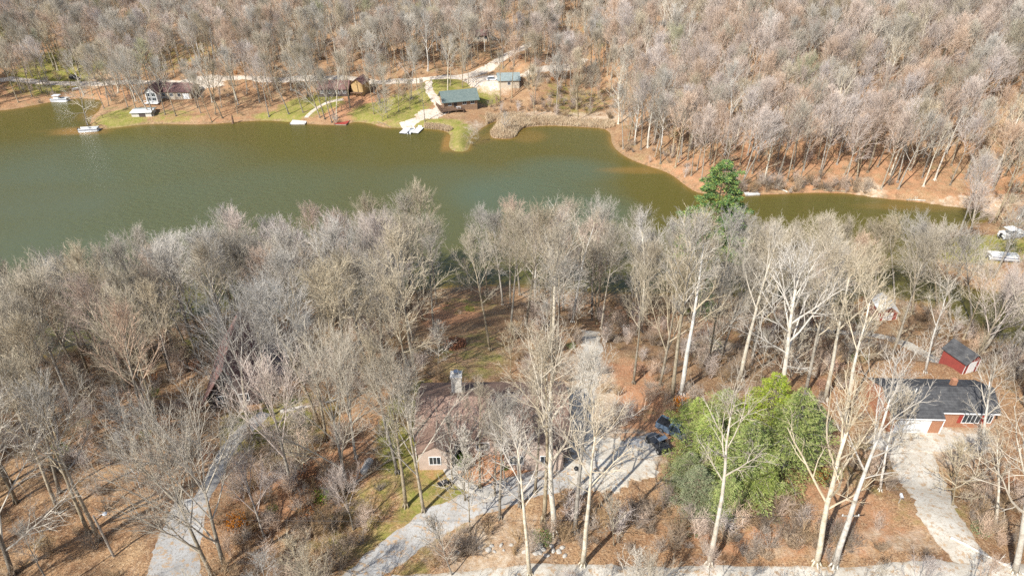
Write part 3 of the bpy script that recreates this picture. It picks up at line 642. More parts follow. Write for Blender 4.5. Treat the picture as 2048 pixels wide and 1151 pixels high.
# ------------------------------------------------------------------ docks and boats
def dock(px, py, L_, W_, rz, m, label, posts=True, gang=None, z=.45):
    x, y = plane_at(px, py); o = empty('dock', (x, y, 0), R(rz), label, 'dock')
    g = MB(); g.box(-L_ / 2, L_ / 2, -W_ / 2, W_ / 2, z - .14, z); g.build('dock_boards', m, o)
    g = MB(); g.box(-L_ / 2 + .05, L_ / 2 - .05, -W_ / 2 + .05, W_ / 2 - .05, -.15, z - .14); g.build('float', M['black'] if not posts else M['timber'], o)
    if posts:
        for sx in (-1, 1):
            for sy in (-1, 1): g = MB(); g.cyl((sx * (L_ / 2 - .1), sy * (W_ / 2 + .08), -1.5), (sx * (L_ / 2 - .1), sy * (W_ / 2 + .08), z + .5), .07, 8); g.build('dock_post', M['steel'], o)
    if gang:
        a, b2, wd_, ang = gang; g = MB()
        d = Vector((math.cos(R(ang)), math.sin(R(ang)), 0)); n = Vector((-d.y, d.x, 0)) * wd_ / 2; s = Vector(a + (z - .05,)); e = s + d * b2 + Vector((0, 0, .5))
        g.quad_box([s - n, e - n, e + n, s + n] + [q + Vector((0, 0, .1)) for q in (s - n, e - n, e + n, s + n)]); g.build('gangway', m, o)
    return o
dock(598, 246, 5.4, 4.2, 2, M['dock_white'], 'square white dock at the foot of the long pale walkway', gang=((1.8, 2.0), 7.5, 1.3, 50))
dock(811, 263, 2.4, 5.4, -14, M['dock_white'], 'left finger of the white slip where the motor boat lies', posts=False)
dock(836, 262, 2.4, 5.6, -14, M['dock_white'], 'right finger of the white slip where the motor boat lies', posts=False, gang=((-.2, 2.6), 5, 1.3, 110))
dock(1503, 389, 4.2, 2.0, 8, M['dock_white'], 'small wooden dock just right of the green pine across the channel')
dock(142, 196, 7.5, 1.2, 38, M['timber'], 'narrow plank dock behind the white boat in the left cove')
dock(684, 247, 4.4, 3.4, -6, M['red_paint'], 'small red dock on the muddy bank right of the white dock')
dock(2050, 473, 4, 3, 5, M['dock_white'], 'white dock on the right peninsula beside the lawn')

def pontoon_boat(px, py, rz, label, loc=None, cover=None, land=False):
    x, y = loc if loc else plane_at(px, py); zz = G(x, y) + .3 if land else 0
    o = empty('pontoon_boat', (x, y, zz), R(rz), label, 'boat')
    for s in (-1, 1):
        g = MB(); g.tube([(-3.3, s * .85, .05), (-3.0, s * .85, .05), (2.7, s * .85, .05), (3.3, s * .85, .18), (3.6, s * .85, .34)], [.2, .32, .32, .24, .05], 10); g.build('pontoon', M['steel'], o, True)
    g = MB(); g.box(-3.2, 3.1, -1.2, 1.2, .38, .5); g.build('deck', M['white'], o)
    g = MB()
    for (a, b2, cc, d) in ((-3.1, 3.0, -1.2, -1.14), (-3.1, 3.0, 1.14, 1.2), (2.95, 3.01, -1.13, 1.13), (-3.1, -3.04, -1.13, .2)):
        g.box(a, b2, cc, d, .62, 1.12); g.box(a, b2, cc, d, 1.16, 1.22)
        g.box(a, a + .05, cc, d, .5, 1.2); g.box(b2 - .05, b2, cc, d, .5, 1.2)
    rail = g.build('side_panels', M['white'], o)
    g = MB(); g.box(-2.9, 2.9, -1.235, -1.205, .74, .92); g.box(-2.9, 2.9, 1.205, 1.235, .74, .92); g.build('stripe', M['navy'], rail)
    for (a, b2, cc, d) in ((.8, 2.8, -1.1, -.5), (.8, 2.8, .5, 1.1), (-2.9, -1.2, -1.1, -.5)):
        g = MB(); g.box(a, b2, cc, d, .5, .9); g.box(a, b2, cc if cc < 0 else d - .14, cc + .14 if cc < 0 else d, .9, 1.2); g.build('seat', M['seat'], o)
    g = MB(); g.box(-.5, .1, .2, .9, .5, 1.3); g.box(-.45, -.1, .25, .85, 1.3, 1.36); g.build('console', M['seat'], o)
    g = MB()
    for xx in (-2.2, .4):
        for s in (-1, 1): g.cyl((-.9, s * 1.15, 1.2), (xx, s * 1.1, 2.25), .025, 5)
    g.quad_box([(-2.3, -1.15, 2.25), (.5, -1.15, 2.25), (.5, 1.15, 2.25), (-2.3, 1.15, 2.25), (-2.1, -1.0, 2.38), (.3, -1.0, 2.38), (.3, 1.0, 2.38), (-2.1, 1.0, 2.38)])
    if cover: g.build('canopy', M[cover], o)
    g = MB(); g.box(-3.7, -3.25, -.2, .2, .5, 1.15); g.box(-3.6, -3.4, -.08, .08, -.3, .5); g.build('motor', M['black'], o)
    return o
M['navy'] = mat('navy_stripe', (.04, .06, .14), .4, .4)
M['seat'] = mat('boat_vinyl', (.55, .56, .55), .5, .4, noise=(4, 2), col2=(.40, .42, .42))
M['canvas'] = mat('grey_canvas', (.62, .64, .66), .8, .2, noise=(3, 3), col2=(.5, .52, .54))
pontoon_boat(179, 262, 10, 'grey and white pontoon boat moored at the tip of the grassy point')
pontoon_boat(121, 202, 4, 'white canopied boat moored in the far left cove', cover='canvas')
pontoon_boat(1, 1, 12, 'white canopied pontoon boat drawn up on the right peninsula', loc=P(2022, 474)[:2], cover='white', land=True)
pontoon_boat(1, 1, -10, 'uncovered white pontoon boat parked on the right peninsula lawn', loc=P(2004, 519)[:2], land=True)

def hull_boat(x, y, z, rz, L_, W_, m, label, name, motor=True, screen=True):
    o = empty(name, (x, y, z), R(rz), label, 'boat')
    g = MB(); st = [(-.5, .42, 0), (-.2, .5, 0), (.15, .48, .02), (.38, .26, .08), (.5, .02, .18)]; V = []
    for (t, hw, rise) in st:
        b0 = len(g.v); g.v += [(t * L_, -hw * W_, .55 + rise), (t * L_, -hw * W_ * .7, -.12 + rise * 1.2), (t * L_, hw * W_ * .7, -.12 + rise * 1.2), (t * L_, hw * W_, .55 + rise),
                               (t * L_, hw * W_ * .8, .54 + rise), (t * L_, hw * W_ * .65, .12 + rise), (t * L_, -hw * W_ * .65, .12 + rise), (t * L_, -hw * W_ * .8, .54 + rise)]
    for i in range(len(st) - 1):
        for k in range(8): a = i * 8 + k; b2 = i * 8 + (k + 1) % 8; g.f.append((a, b2, b2 + 8, a + 8)); g.m.append(0)
    g.f.append(tuple(range(7, -1, -1))); g.m.append(0); e = (len(st) - 1) * 8; g.f.append(tuple(e + k for k in range(8))); g.m.append(0)
    g.build('hull', m, o)
    for t in (-.25, .05): g = MB(); g.box(t * L_ - .18, t * L_ + .18, -W_ * .36, W_ * .36, .3, .42); g.build('seat', M['seat'], o)
    if screen: g = MB(); g.quad_box([(.16 * L_, -W_ * .36, .58), (.19 * L_, -W_ * .36, .58), (.19 * L_, W_ * .36, .58), (.16 * L_, W_ * .36, .58), (.11 * L_, -W_ * .3, .95), (.13 * L_, -W_ * .3, .95), (.13 * L_, W_ * .3, .95), (.11 * L_, W_ * .3, .95)]); g.build('windscreen', M['glass'], o)
    if motor: g = MB(); g.box(-.5 * L_ - .4, -.5 * L_, -.18, .18, .35, 1.0); g.box(-.5 * L_ - .3, -.5 * L_ - .12, -.06, .06, -.3, .35); g.build('motor', M['black'], o)
    return o
x, y = plane_at(823, 263); hull_boat(x, y, 0, 76, 5.4, 2.0, M['white'], 'white motor boat lying between two white dock fingers', 'motor_boat')
x, y = plane_at(155, 189); hull_boat(x, y + 1, G(x, y + 1) + .25, 40, 3.6, 1.3, M['white'], 'small white rowing boat on the bank of the left cove', 'rowing_boat', False, False)

# ------------------------------------------------------------------ vehicles
M['car_white'] = mat('white_car_paint', (.75, .75, .75), .3, .5); M['car_black'] = mat('black_car_paint', (.03, .033, .038), .28, .5); M['car_blue'] = mat('blue_grey_car_paint', (.10, .14, .19), .3, .5)
M['lamp'] = mat('lamp_lens', (.7, .7, .68), .15, .6)
def vehicle(loc, rz, m, label, name, cat, L_=4.8, W_=1.85, H_=1.5, kind='car'):
    o = empty(name, loc, R(rz), label, cat); hb = .95 if kind == 'pickup' else .82; g0 = .32; a = L_ / 2; w = W_ / 2
    prof = [(-a, .45), (-a, hb - .08), (-a + .1, hb), (a - 1.3, hb), (a - .25, hb - .14), (a, hb - .35), (a, .42), (a - .4, g0), (-a + .4, g0)]
    g = MB(); g.prism(prof, 'y', -w, w); body = g.build('body', m, o)
    if kind == 'pickup': cab = [(-.7, hb), (-.55, H_), (.55, H_), (1.15, hb)]
    else: cab = [(-a + .25, hb), (-a + .75, H_), (.45, H_), (1.2, hb)]
    lo = w - .08; hi = w - .26; V = [(cab[0][0], -lo, hb), (cab[3][0], -lo, hb), (cab[3][0], lo, hb), (cab[0][0], lo, hb), (cab[1][0], -hi, H_), (cab[2][0], -hi, H_), (cab[2][0], hi, H_), (cab[1][0], hi, H_)]
    g = MB(); g.quad_box(V); g.build('windows', M['glass'], o)
    g = MB(); g.box(cab[1][0] - .02, cab[2][0] + .02, -hi - .02, hi + .02, H_, H_ + .05)
    for k in (0, 3):
        for s in (-1, 1):
            g.tube([(cab[k][0], s * (lo + .01), hb), (cab[1 if k == 0 else 2][0], s * (hi + .01), H_)], [.05, .05], 4)
    g.build('roof', m, o)
    if kind == 'pickup':
        g = MB(); g.box(-a + .12, -.8, -w + .1, w - .1, hb + .003, hb + .02); g.build('cargo_bed', M['black'], o)
        g = MB(); g.box(-a + .02, -.75, -w, -w + .09, hb, hb + .3); g.box(-a + .02, -.75, w - .09, w, hb, hb + .3); g.box(-a, -a + .08, -w, w, hb, hb + .3); g.build('bed_sides', m, o)
    for sx in (-a + .9, a - .9):
        for s in (-1, 1):
            t = MB(); t.cyl((sx, s * (w - .2), .36), (sx, s * (w + .02), .36), .36, 16); wh = t.build('wheel', M['tyre'], o); t = MB(); t.cyl((sx, s * (w + .021), .36), (sx, s * (w + .04), .36), .2, 12); t.build('rim', M['steel'], wh)
    for s in (-1, 1):
        t = MB(); t.box(a - .02, a + .015, s * .65 - .18, s * .65 + .18, .55, .7); t.build('headlight', M['lamp'], o)
        t = MB(); t.box(-a - .015, -a + .02, s * .7 - .14, s * .7 + .14, .6, .78); t.build('tail_light', M['red_paint'], o)
    return o
vehicle(P(985, 161), 5, M['car_white'], 'white car parked on gravel beside the grey-green roofed shed', 'parked_car', 'car')
# off-road buggy with open roll cage
c = P(1315, 893); c.z = G(c.x, c.y) + .15
BUILD.append((c.x, c.y, 2.5))
o = empty('utility_buggy', c, R(118), 'black off-road buggy with open roll cage on the parking gravel', 'buggy')
g = MB(); g.prism([(-1.6, .45), (-1.6, .95), (-.6, .98), (.2, .75), (.9, .95), (1.6, .75), (1.65, .5), (1.3, .38), (-1.3, .38)], 'y', -.72, .72); g.build('body', M['car_black'], o)
g = MB(); 
for s in (-1, 1):
    g.tube([(-1.1, s * .68, .95), (-.85, s * .62, 1.9), (.25, s * .62, 1.9), (.95, s * .68, .95)], [.04] * 4, 6)
for xx in (-.85, -.3, .25): g.cyl((xx, -.62, 1.9), (xx, .62, 1.9), .035, 6)
g.cyl((-1.1, -.68, .98), (-.85, .62, 1.88), .03, 6); g.build('roll_cage', M['steel'], o)
g = MB(); g.box(-.85, -.3, -.58, .58, 1.93, 1.97); g.build('roof_panel', M['car_blue'], o)
for s in (-1, 1): g = MB(); g.box(-.55, -.1, s * .33 - .22, s * .33 + .22, .78, .95); g.box(-.65, -.5, s * .33 - .22, s * .33 + .22, .9, 1.45); g.build('seat', M['black'], o)
for sx in (-1.1, 1.15):
    for s in (-1, 1): t = MB(); t.cyl((sx, s * .62, .36), (sx, s * .9, .36), .38, 14); wh = t.build('wheel', M['tyre'], o); t = MB(); t.cyl((sx, s * .901, .36), (sx, s * .92, .36), .18, 10); t.build('rim', M['steel'], wh)
g = MB(); g.tube([(1.5, -.5, .45), (1.85, -.5, .55), (1.85, .5, .55), (1.5, .5, .45)], [.04] * 4, 6); g.build('bumper', M['steel'], o)
for s in (-1, 1): g = MB(); g.box(1.6, 1.66, s * .45 - .1, s * .45 + .1, .58, .7); g.build('headlight', M['lamp'], o)
c = P(1350, 866); BUILD.append((c.x, c.y, 3)); vehicle(c, -38, M['car_blue'], 'blue-grey pickup half hidden at the edge of the evergreens', 'parked_pickup', 'pickup', 5.0, 1.9, 1.75, 'pickup')
# covered barbecue and other small things round the ranch house
c = P(1152, 945); o = empty('kettle_grill', c, 0, 'black kettle grill standing on the gravel right of the ranch house', 'grill')
g = MB(); n = 8; g.tube([(0, 0, .55), (0, 0, .62), (0, 0, .8), (0, 0, .98), (0, 0, 1.04)], [.1, .24, .31, .22, .04], 14); g.build('bowl', M['black'], o, True)
for a in (0, 2.1, 4.2): g = MB(); g.cyl((.15 * math.cos(a), .15 * math.sin(a), .6), (.32 * math.cos(a), .32 * math.sin(a), 0), .02, 6); g.build('leg', M['steel'], o)
c = P(885, 972); o = empty('wheelbarrow', c, R(30), 'dark wheelbarrow left on the grass in front of the ranch house', 'wheelbarrow')
g = MB(); g.quad_box([(-.35, -.22, .35), (.45, -.16, .3), (.45, .16, .3), (-.35, .22, .35), (-.55, -.36, .62), (.7, -.3, .68), (.7, .3, .68), (-.55, .36, .62)]); g.build('tray', M['black'], o)
g = MB(); g.cyl((.85, -.05, .2), (.85, .05, .2), .2, 12); g.build('wheel', M['tyre'], o)
for s in (-1, 1): g = MB(); g.cyl((.85, s * .08, .2), (-1.2, s * .3, .62), .025, 6); g.build('handle', M['timber'], o)
for s in (-1, 1): g = MB(); g.cyl((-.2, s * .22, .45), (-.35, s * .26, 0), .02, 6); g.build('leg', M['steel'], o)
c = P(735, 940); o = empty('propane_tank', c, R(75), 'grey propane tank in the brush left of the ranch house', 'tank')
g = MB(); g.tube([(-1.25, 0, .75), (-1.1, 0, .75), (-.9, 0, .75), (.9, 0, .75), (1.1, 0, .75), (1.25, 0, .75)], [.12, .36, .48, .48, .36, .12], 16); g.cyl((0, 0, 1.2), (0, 0, 1.35), .15, 10); g.build('tank', M['concrete'], o, True)
for xx in (-.7, .7): g = MB(); g.box(xx - .08, xx + .08, -.35, .35, -.1, .4); g.build('foot', M['concrete'], o)
# mailbox, bird bath post, lamp post
c = P(1797, 1005); o = empty('mailbox', c, R(80), 'pale blue-grey mailbox on a post beside the right driveway', 'mailbox')
g = MB(); g.box(-.05, .05, -.05, .05, -.2, 1.05); g.build('post', M['timber'], o); g = MB(); g.prism([(-.14, 1.05), (.14, 1.05), (.14, 1.25), (.08, 1.36), (-.08, 1.36), (-.14, 1.25)], 'x', -.3, .3); g.build('box', M['canvas'], o); g = MB(); g.box(-.32, -.301, -.13, .13, 1.06, 1.3); g.build('door', M['steel'], o)
c = P(228, 1112); o = empty('lamp_post', c, R(20), 'tall wooden post with pale lamp head in the left woods', 'lamp')
g = MB(); g.tube([(0, 0, -.3), (0, 0, 6.6)], [.13, .10], 10); g.build('pole', M['timber'], o); g = MB(); g.tube([(0, 0, 6.1), (.5, 0, 6.5), (1.0, 0, 6.55)], [.03] * 3, 6); g.build('arm', M['steel'], o); g = MB(); g.tube([(1.0, 0, 6.62), (1.0, 0, 6.5), (1.0, 0, 6.3)], [.08, .24, .14], 12); g.build('lamp_head', M['canvas'], o)
POLE = Vector((c.x, c.y, c.z + 6.4))
c2 = P(1662, 1125); o = empty('utility_pole', c2, 0, 'weathered utility pole with crossarm at the lower right roadside', 'pole')
g = MB(); g.tube([(0, 0, -.3), (0, 0, 8.2)], [.14, .10], 10); g.build('pole', M['timber'], o); g = MB(); g.box(-.9, .9, -.05, .05, 7.6, 7.72); ca_ = g.build('crossarm', M['timber'], o)
for xx in (-.8, .8): g = MB(); g.cyl((xx, 0, 7.72), (xx, 0, 7.88), .05, 8); g.build('insulator', M['white'], ca_)
E = Vector((c2.x - .8, c2.y, c2.z + 7.85)); pts = []
for i in range(25): t = i / 24; q = POLE.lerp(E, t); q.z -= 1.6 * 4 * t * (1 - t) * .5; pts.append(tuple(q))
g = MB(); g.tube(pts, [.014] * 25, 4); tag(g.build('power_line', M['black']), 'thin dark overhead wire sagging across the lower driveway', 'wire')
c = P(1755, 1000); 
# black smoker under the trees across the cove road
c = P(150, 158); vehicle(c, -25, M['car_black'], 'dark car parked under the trees behind the left cove road', 'parked_car', 'car')

# ------------------------------------------------------------------ logs, stumps, stones
def log(p, rz, L_, r, label, m='bark', name='fallen_log', lift=.1, branches=4, seed=0):
    q = random.Random(seed); d = Vector((math.cos(R(rz)), math.sin(R(rz)), 0)); pts = []; 
    for i in range(7):
        s = p + d * L_ * i / 6; pts.append((s.x + q.uniform(-.1, .1), s.y + q.uniform(-.1, .1), max(G(s.x, s.y), -.1) + r * .8 + lift * i / 6))
    g = MB(); g.tube(pts, [r * (1 - .1 * i) for i in range(7)], 8)
    for k in range(branches):
        i = 3 + k % 4; b = Vector(pts[min(i, 6)]); dd = Vector((q.uniform(-1, 1), q.uniform(-1, 1), q.uniform(.2, .9))).normalized(); l2 = q.uniform(.8, 2.2) * L_ / 7
        e = b + dd * l2; g.tube([tuple(b), tuple(b.lerp(e, .5) + Vector((0, 0, .1))), tuple(e)], [r * .35, r * .2, r * .05], 4)
        for _ in range(3): e2 = b.lerp(e, q.uniform(.3, .9)); f2 = e2 + Vector((q.uniform(-1, 1), q.uniform(-1, 1), q.uniform(0, .8))) * l2 * .4; g.tube([tuple(e2), tuple(f2)], [r * .15, r * .04], 3)
    o = g.build(name, M[m]); tag(o, label, 'log'); return o
log(P(560, 826), 20, 8, .28, 'bare grey log lying on grass right of the steep roofed house', 'white_bark', seed=2)
log(P(1575, 385), 160, 7, .22, 'bleached fallen trunk nearest the small dock on the far channel bank', 'white_bark', seed=3, branches=9)
log(P(1625, 380), 15, 8, .22, 'tangled fallen tree at the middle of the far channel bank', 'bark', seed=4, branches=12)
log(P(1690, 384), 175, 6, .2, 'brown driftwood at the right end of the fallen trees on the bank', 'bark', seed=5, branches=10)
log(P(1850, 402), 170, 5, .2, 'bleached snag lying where the far channel bank turns sandy', 'white_bark', seed=6, branches=8)
log(P(1440, 330), 20, 7, .25, 'fallen trunk lying on the orange hillside above the green pine', 'bark', seed=7)
log(P(755, 244), -40, 7, .14, 'thin dark log slanting down the grassy bank right of the red dock', 'bark', seed=8, branches=0)
log(P(1900, 1075), -38, 9, .17, 'pale fallen trunk crossing the lower right driveway', 'white_bark', seed=9, branches=5)
log(P(650, 1000), 35, 10, .2, 'long leaning fallen trunk in the brush below the left lawn', 'bark', seed=10, branches=6)
# stump in the water's edge
x, y = plane_at(466, 247); g = MB(); g.tube([(x, y, -.6), (x, y, .3), (x + .15, y, 1.2), (x + .1, y + .1, 2.4), (x + .3, y, 3.3)], [.55, .42, .33, .3, .1], 9)
g.tube([(x, y, .2), (x - .9, y - .5, -.1)], [.2, .05], 6); g.tube([(x, y, 1.8), (x + .8, y, 2.3)], [.14, .03], 5); tag(g.build('tree_stump', M['deckwood']), 'jagged brown stump standing at the far waterline left of the white dock', 'stump')
# log pile and brush pile
c = P(1412, 706); o = empty('log_pile', c, R(12), 'loose pile of pale cut logs in the clearing above the evergreens', 'log pile'); q = random.Random(5)
for k in range(26):
    g = MB(); a = q.uniform(-.6, .6) + (1.5 if k % 5 == 0 else 0); x, y, z = q.uniform(-3, 3), q.uniform(-1.8, 1.8), .15 + q.random() ** 2 * .8; l2 = q.uniform(.7, 2.0); dx, dy = math.cos(a) * l2, math.sin(a) * l2
    g.tube([(x - dx, y - dy, z), (x + dx, y + dy, z + q.uniform(-.1, .25))], [q.uniform(.1, .17)] * 2, 8); g.build('log', M['bark'], o)
c = P(905, 694); o = empty('brush_pile', c, 0, 'heaped brush and rusty dead leaves on the lawn behind the ranch house', 'brush pile'); o.scale = (.95, .95, .95)
g = MB()
for k in range(260):
    a = q.uniform(0, 6.28); rr = q.random() ** .6 * 2.2; x, y = rr * math.cos(a) * 1.2, rr * math.sin(a); z = (1.5 - rr * .55) * q.random(); d = Vector((q.uniform(-1, 1), q.uniform(-1, 1), q.uniform(-.1, .7))).normalized() * q.uniform(.5, 1.3)
    g.tube([(x, y, z), (x + d.x, y + d.y, z + d.z)], [.035, .012], 3)
g.build('branches', M['bark'], o); g = MB()
for k in range(1500):
    a = q.uniform(0, 6.28); rr = q.random() ** .6 * 2.0; d = vnorm((q.uniform(-1, 1), q.uniform(-1, 1), q.uniform(-1, 1))); u = vnorm((d[1], -d[0], .3)); g.card((rr * math.cos(a) + .5, rr * math.sin(a) + .2, .15 + (1.7 - rr * .6) * q.random()), d, u, .3, .1)
g.build('leaves', M['orange_leaf'], o)
# scattered pale stones along the bank above the road
src = None; STONES = []
for k in range(34):
    px, py = q.uniform(880, 1130), q.gauss(1096, 7); p = P(px, py)
    if src is None or k < 4:
        g = MB(); rr = [1, .8, 0]; g.tube([(0, 0, -.15), (0, 0, .05), (.03, .02, .2), (0, 0, .26)], [.22, .34, .2, .05], 6 + k % 3); src = g.build('stone', M['concrete']); o = src; protos_st = (locals().get('protos_st') or []) + [src]
    else: o = protos_st[k % 4].copy(); COL.objects.link(o)
    o.location = p; o.rotation_euler = (q.uniform(-.3, .3), q.uniform(-.3, .3), q.uniform(0, 6)); s = q.uniform(.5, 1.5); o.scale = (s, s * q.uniform(.6, 1.1), s * q.uniform(.6, 1.1))
    STONES.append(o)
STONES.sort(key=lambda s: s.location.x)
for k, o in enumerate(STONES): tag(o, 'small pale stone, %s from the left in the row above the lower road' % ('first' if k == 0 else '%d%s' % (k + 1, {2: 'nd', 3: 'rd', 22: 'nd', 23: 'rd', 32: 'nd', 33: 'rd', 21: 'st', 31: 'st'}.get(k + 1, 'th'))), 'stone', 'stones in a row above the road')
# ------------------------------------------------------------------ trees
def rot_about(d, ax, a):
    c, s = math.cos(a), math.sin(a); dt = d[0] * ax[0] + d[1] * ax[1] + d[2] * ax[2]
    cr = (ax[1] * d[2] - ax[2] * d[1], ax[2] * d[0] - ax[0] * d[2], ax[0] * d[1] - ax[1] * d[0])
    return tuple(d[i] * c + cr[i] * s + ax[i] * dt * (1 - c) for i in range(3))
def perp(d, phi):
    a = (0, 0, 1) if abs(d[2]) < .9 else (1, 0, 0)
    u = vnorm((d[1] * a[2] - d[2] * a[1], d[2] * a[0] - d[0] * a[2], d[0] * a[1] - d[1] * a[0]))
    return rot_about(u, d, phi)
def grow(rng, mb, p, d, L, r, lvl, cfg):
    top = cfg['levels']
    n = (6, 5, 4, 2, 1)[lvl] if lvl < 5 else 1
    pts = [p]; rad = [r]; dirs = [d]; end = ((.22 if cfg['tl'] > .75 else .42) if lvl == 0 else .35)
    wob = cfg['wob'][lvl]; up = cfg['up'][lvl]
    for i in range(n):
        d = vnorm((d[0] + rng.uniform(-wob, wob), d[1] + rng.uniform(-wob, wob), d[2] + rng.uniform(-wob, wob) * .6 + up))
        s = L / n; p = (p[0] + d[0] * s, p[1] + d[1] * s, p[2] + d[2] * s)
        pts.append(p); dirs.append(d); rad.append(r * (1 - (1 - end) * (i + 1) / n))
    target = mb[0] if lvl == 0 else mb[1]
    target.tube(pts, rad, (9, 5, 4, 3, 3)[lvl], tip=(lvl >= 2))
    if lvl >= top: return
    k = cfg['kids'][lvl]; k = max(1, int(k * rng.uniform(.8, 1.2) + .5)); t0 = cfg['start'][lvl]; phi = rng.uniform(0, 6.28)
    extra = 4 if lvl == 0 else 0            # the leader breaks up into several stems
    for j in range(k + extra):
        t = t0 + (1 - t0) * (j + rng.random()) / k; t = min(t, .995); f = t * n; i = min(int(f), n - 1); fr = f - i
        q = tuple(pts[i][a] * (1 - fr) + pts[i + 1][a] * fr for a in range(3)); rr = rad[i] * (1 - fr) + rad[i + 1] * fr
        phi += 2.4 + rng.uniform(-.4, .4); a = R(cfg['ang'][lvl][0] + (cfg['ang'][lvl][1] - cfg['ang'][lvl][0]) * (t - t0) / (1 - t0)) * rng.uniform(.75, 1.25)
        if j >= k: a = R(rng.uniform(8, 24)); t = .985
        dd = rot_about(dirs[min(i + 1, n)], perp(dirs[min(i + 1, n)], phi), a)
        if lvl == 0:                        # limbs reach out to the rounded outline of the crown
            A, Bz, zc = cfg['env'][0], cfg['env'][1] * cfg['H'], cfg['env'][2] * cfg['H']
            zz = q[2] - zc; ux, uy, uz = dd[0], dd[1], dd[2] + .25
            aa = (ux * ux + uy * uy) / A ** 2 + uz * uz / Bz ** 2; bb = 2 * (q[0] * ux + q[1] * uy) / A ** 2 + 2 * zz * uz / Bz ** 2; cc_ = (q[0] ** 2 + q[1] ** 2) / A ** 2 + zz * zz / Bz ** 2 - 1
            disc = bb * bb - 4 * aa * cc_; Lc = ((-bb + math.sqrt(disc)) / (2 * aa) if disc > 0 else 3.0) * rng.uniform(.8, 1.05); Lc = max(1.5, min(Lc, cfg['H'] * .62))
        else: Lc = L * cfg['ratio'][lvl] * (1 - .35 * t) * rng.uniform(.7, 1.25)
        rc = min(rr * (cfg['rk'][lvl] if j < k else .85), Lc * cfg['lk'] + .012)
        rc = max(rc, cfg['rmin'][lvl]); grow(rng, mb, q, dd, Lc, rc, lvl + 1, cfg)
BASE = dict(levels=4, lk=.0145, env=(6.4, .33, .67), tl=.80, wob=(.035, .09, .15, .2, .22), up=(.01, .055, .05, .05, .05), kids=(19, 9, 8, 6), start=(.46, .28, .12, .1), ang=((50, 14), (34, 24), (34, 28), (32, 26)),
            limb=8.5, ratio=(0, .50, .48, .55), rk=(.55, .6, .6, .6), rmin=(.05, .028, .018, .0135))
def cfg(**k): c = dict(BASE); c.update(k); return c
OPEN = dict(lk=.019, kids=(10, 8, 7, 4), rmin=(.05, .026, .016, .0115), up=(.01, .07, .07, .07, .06))
SPEC = {
 'tall': [(24, .24, cfg(**OPEN, env=(4.2, .29, .71), start=(.52, .28, .15, .12))), (26, .26, cfg(**OPEN, start=(.60, .28, .15, .1), env=(3.7, .25, .75))), (22, .21, cfg(**{**OPEN, 'kids': (7, 9, 8, 4)}, start=(.36, .28, .12, .1), tl=.66, ang=((34, 16), (34, 24), (34, 28), (32, 26)), env=(5.8, .36, .64))), (23, .25, cfg(**{**OPEN, 'kids': (6, 11, 8, 4), 'lk': .022}, start=(.24, .32, .12, .1), tl=.5, ang=((38, 18), (34, 24), (34, 28), (32, 26)), env=(7.2, .42, .60)))],
 'dome': [(24, .24, cfg(kids=(17, 9, 7, 5))), (25, .25, cfg(kids=(16, 9, 7, 5), start=(.56, .28, .12, .1), env=(5.2, .29, .71))), (22, .22, cfg(kids=(11, 10, 8, 5), tl=.68, start=(.40, .28, .12, .1), ang=((40, 14), (34, 24), (34, 28), (32, 26)), env=(6.4, .36, .64))), (24, .23, cfg(kids=(14, 9, 7, 5), start=(.60, .28, .12, .1), env=(4.4, .26, .74)))],
 'sycamore': [(27, .36, cfg(start=(.34, .25, .15, .12), kids=(9, 7, 6, 4), env=(6.6, .36, .64), tl=.7, wob=(.07, .17, .22, .25, .25), up=(.01, .08, .08, .06, .05), rk=(.62, .6, .6, .6), rmin=(.05, .026, .016, .012), ang=((48, 20), (42, 32), (45, 34), (42, 30)))),
              (29, .34, cfg(start=(.48, .25, .15, .12), kids=(9, 7, 6, 4), rmin=(.05, .026, .016, .012), env=(5.0, .30, .70), wob=(.05, .18, .22, .25, .25), up=(.01, .08, .08, .06, .05), rk=(.6, .6, .6, .6)))],
 'airy': [(28, .33, cfg(start=(.40, .25, .2, .2), kids=(9, 6, 4, 3), env=(6.4, .34, .66), tl=.72, wob=(.06, .16, .22, .25, .25), up=(.01, .08, .08, .06, .05), rk=(.62, .6, .6, .6), rmin=(.05, .026, .016, .012), ang=((48, 18), (42, 32), (45, 34), (42, 30)))), (29, .32, cfg(start=(.55, .25, .2, .2), kids=(8, 6, 5, 3), rmin=(.05, .026, .016, .012), env=(5.0, .28, .72), rk=(.6, .6, .6, .6), wob=(.05, .15, .2, .25, .25)))],
 'young': [(12, .09, cfg(kids=(12, 6, 5, 3), env=(2.6, .42, .58), start=(.3, .2, .15, .1))), (9, .07, cfg(kids=(12, 6, 5, 2), env=(2.8, .45, .55), start=(.22, .2, .15, .1), ang=((60, 30), (42, 30), (42, 30), (40, 28))))],
 'spread': [(17, .26, cfg(start=(.22, .2, .15, .12), kids=(14, 9, 7, 4), env=(9.0, .45, .5), ang=((78, 30), (46, 34), (45, 32), (40, 28)), up=(.01, .03, .04, .04, .04), wob=(.08, .18, .2, .22, .22)))],
}
MATSET = {'tall': ('bark', 'twig'), 'airy': ('white_bark', 'white_twig'), 'dome': ('bark', 'twig'), 'dome_pink': ('bark', 'twig_pink'), 'tall_pink': ('bark', 'twig_pink'), 'sycamore': ('white_bark', 'white_twig'), 'young': ('bark', 'twig'), 'young_pale': ('white_bark', 'white_twig'), 'spread': ('bark', 'white_twig'), 'budding': ('bark', 'bud_twig')}
PROTO = {}
rng = random.Random(11)
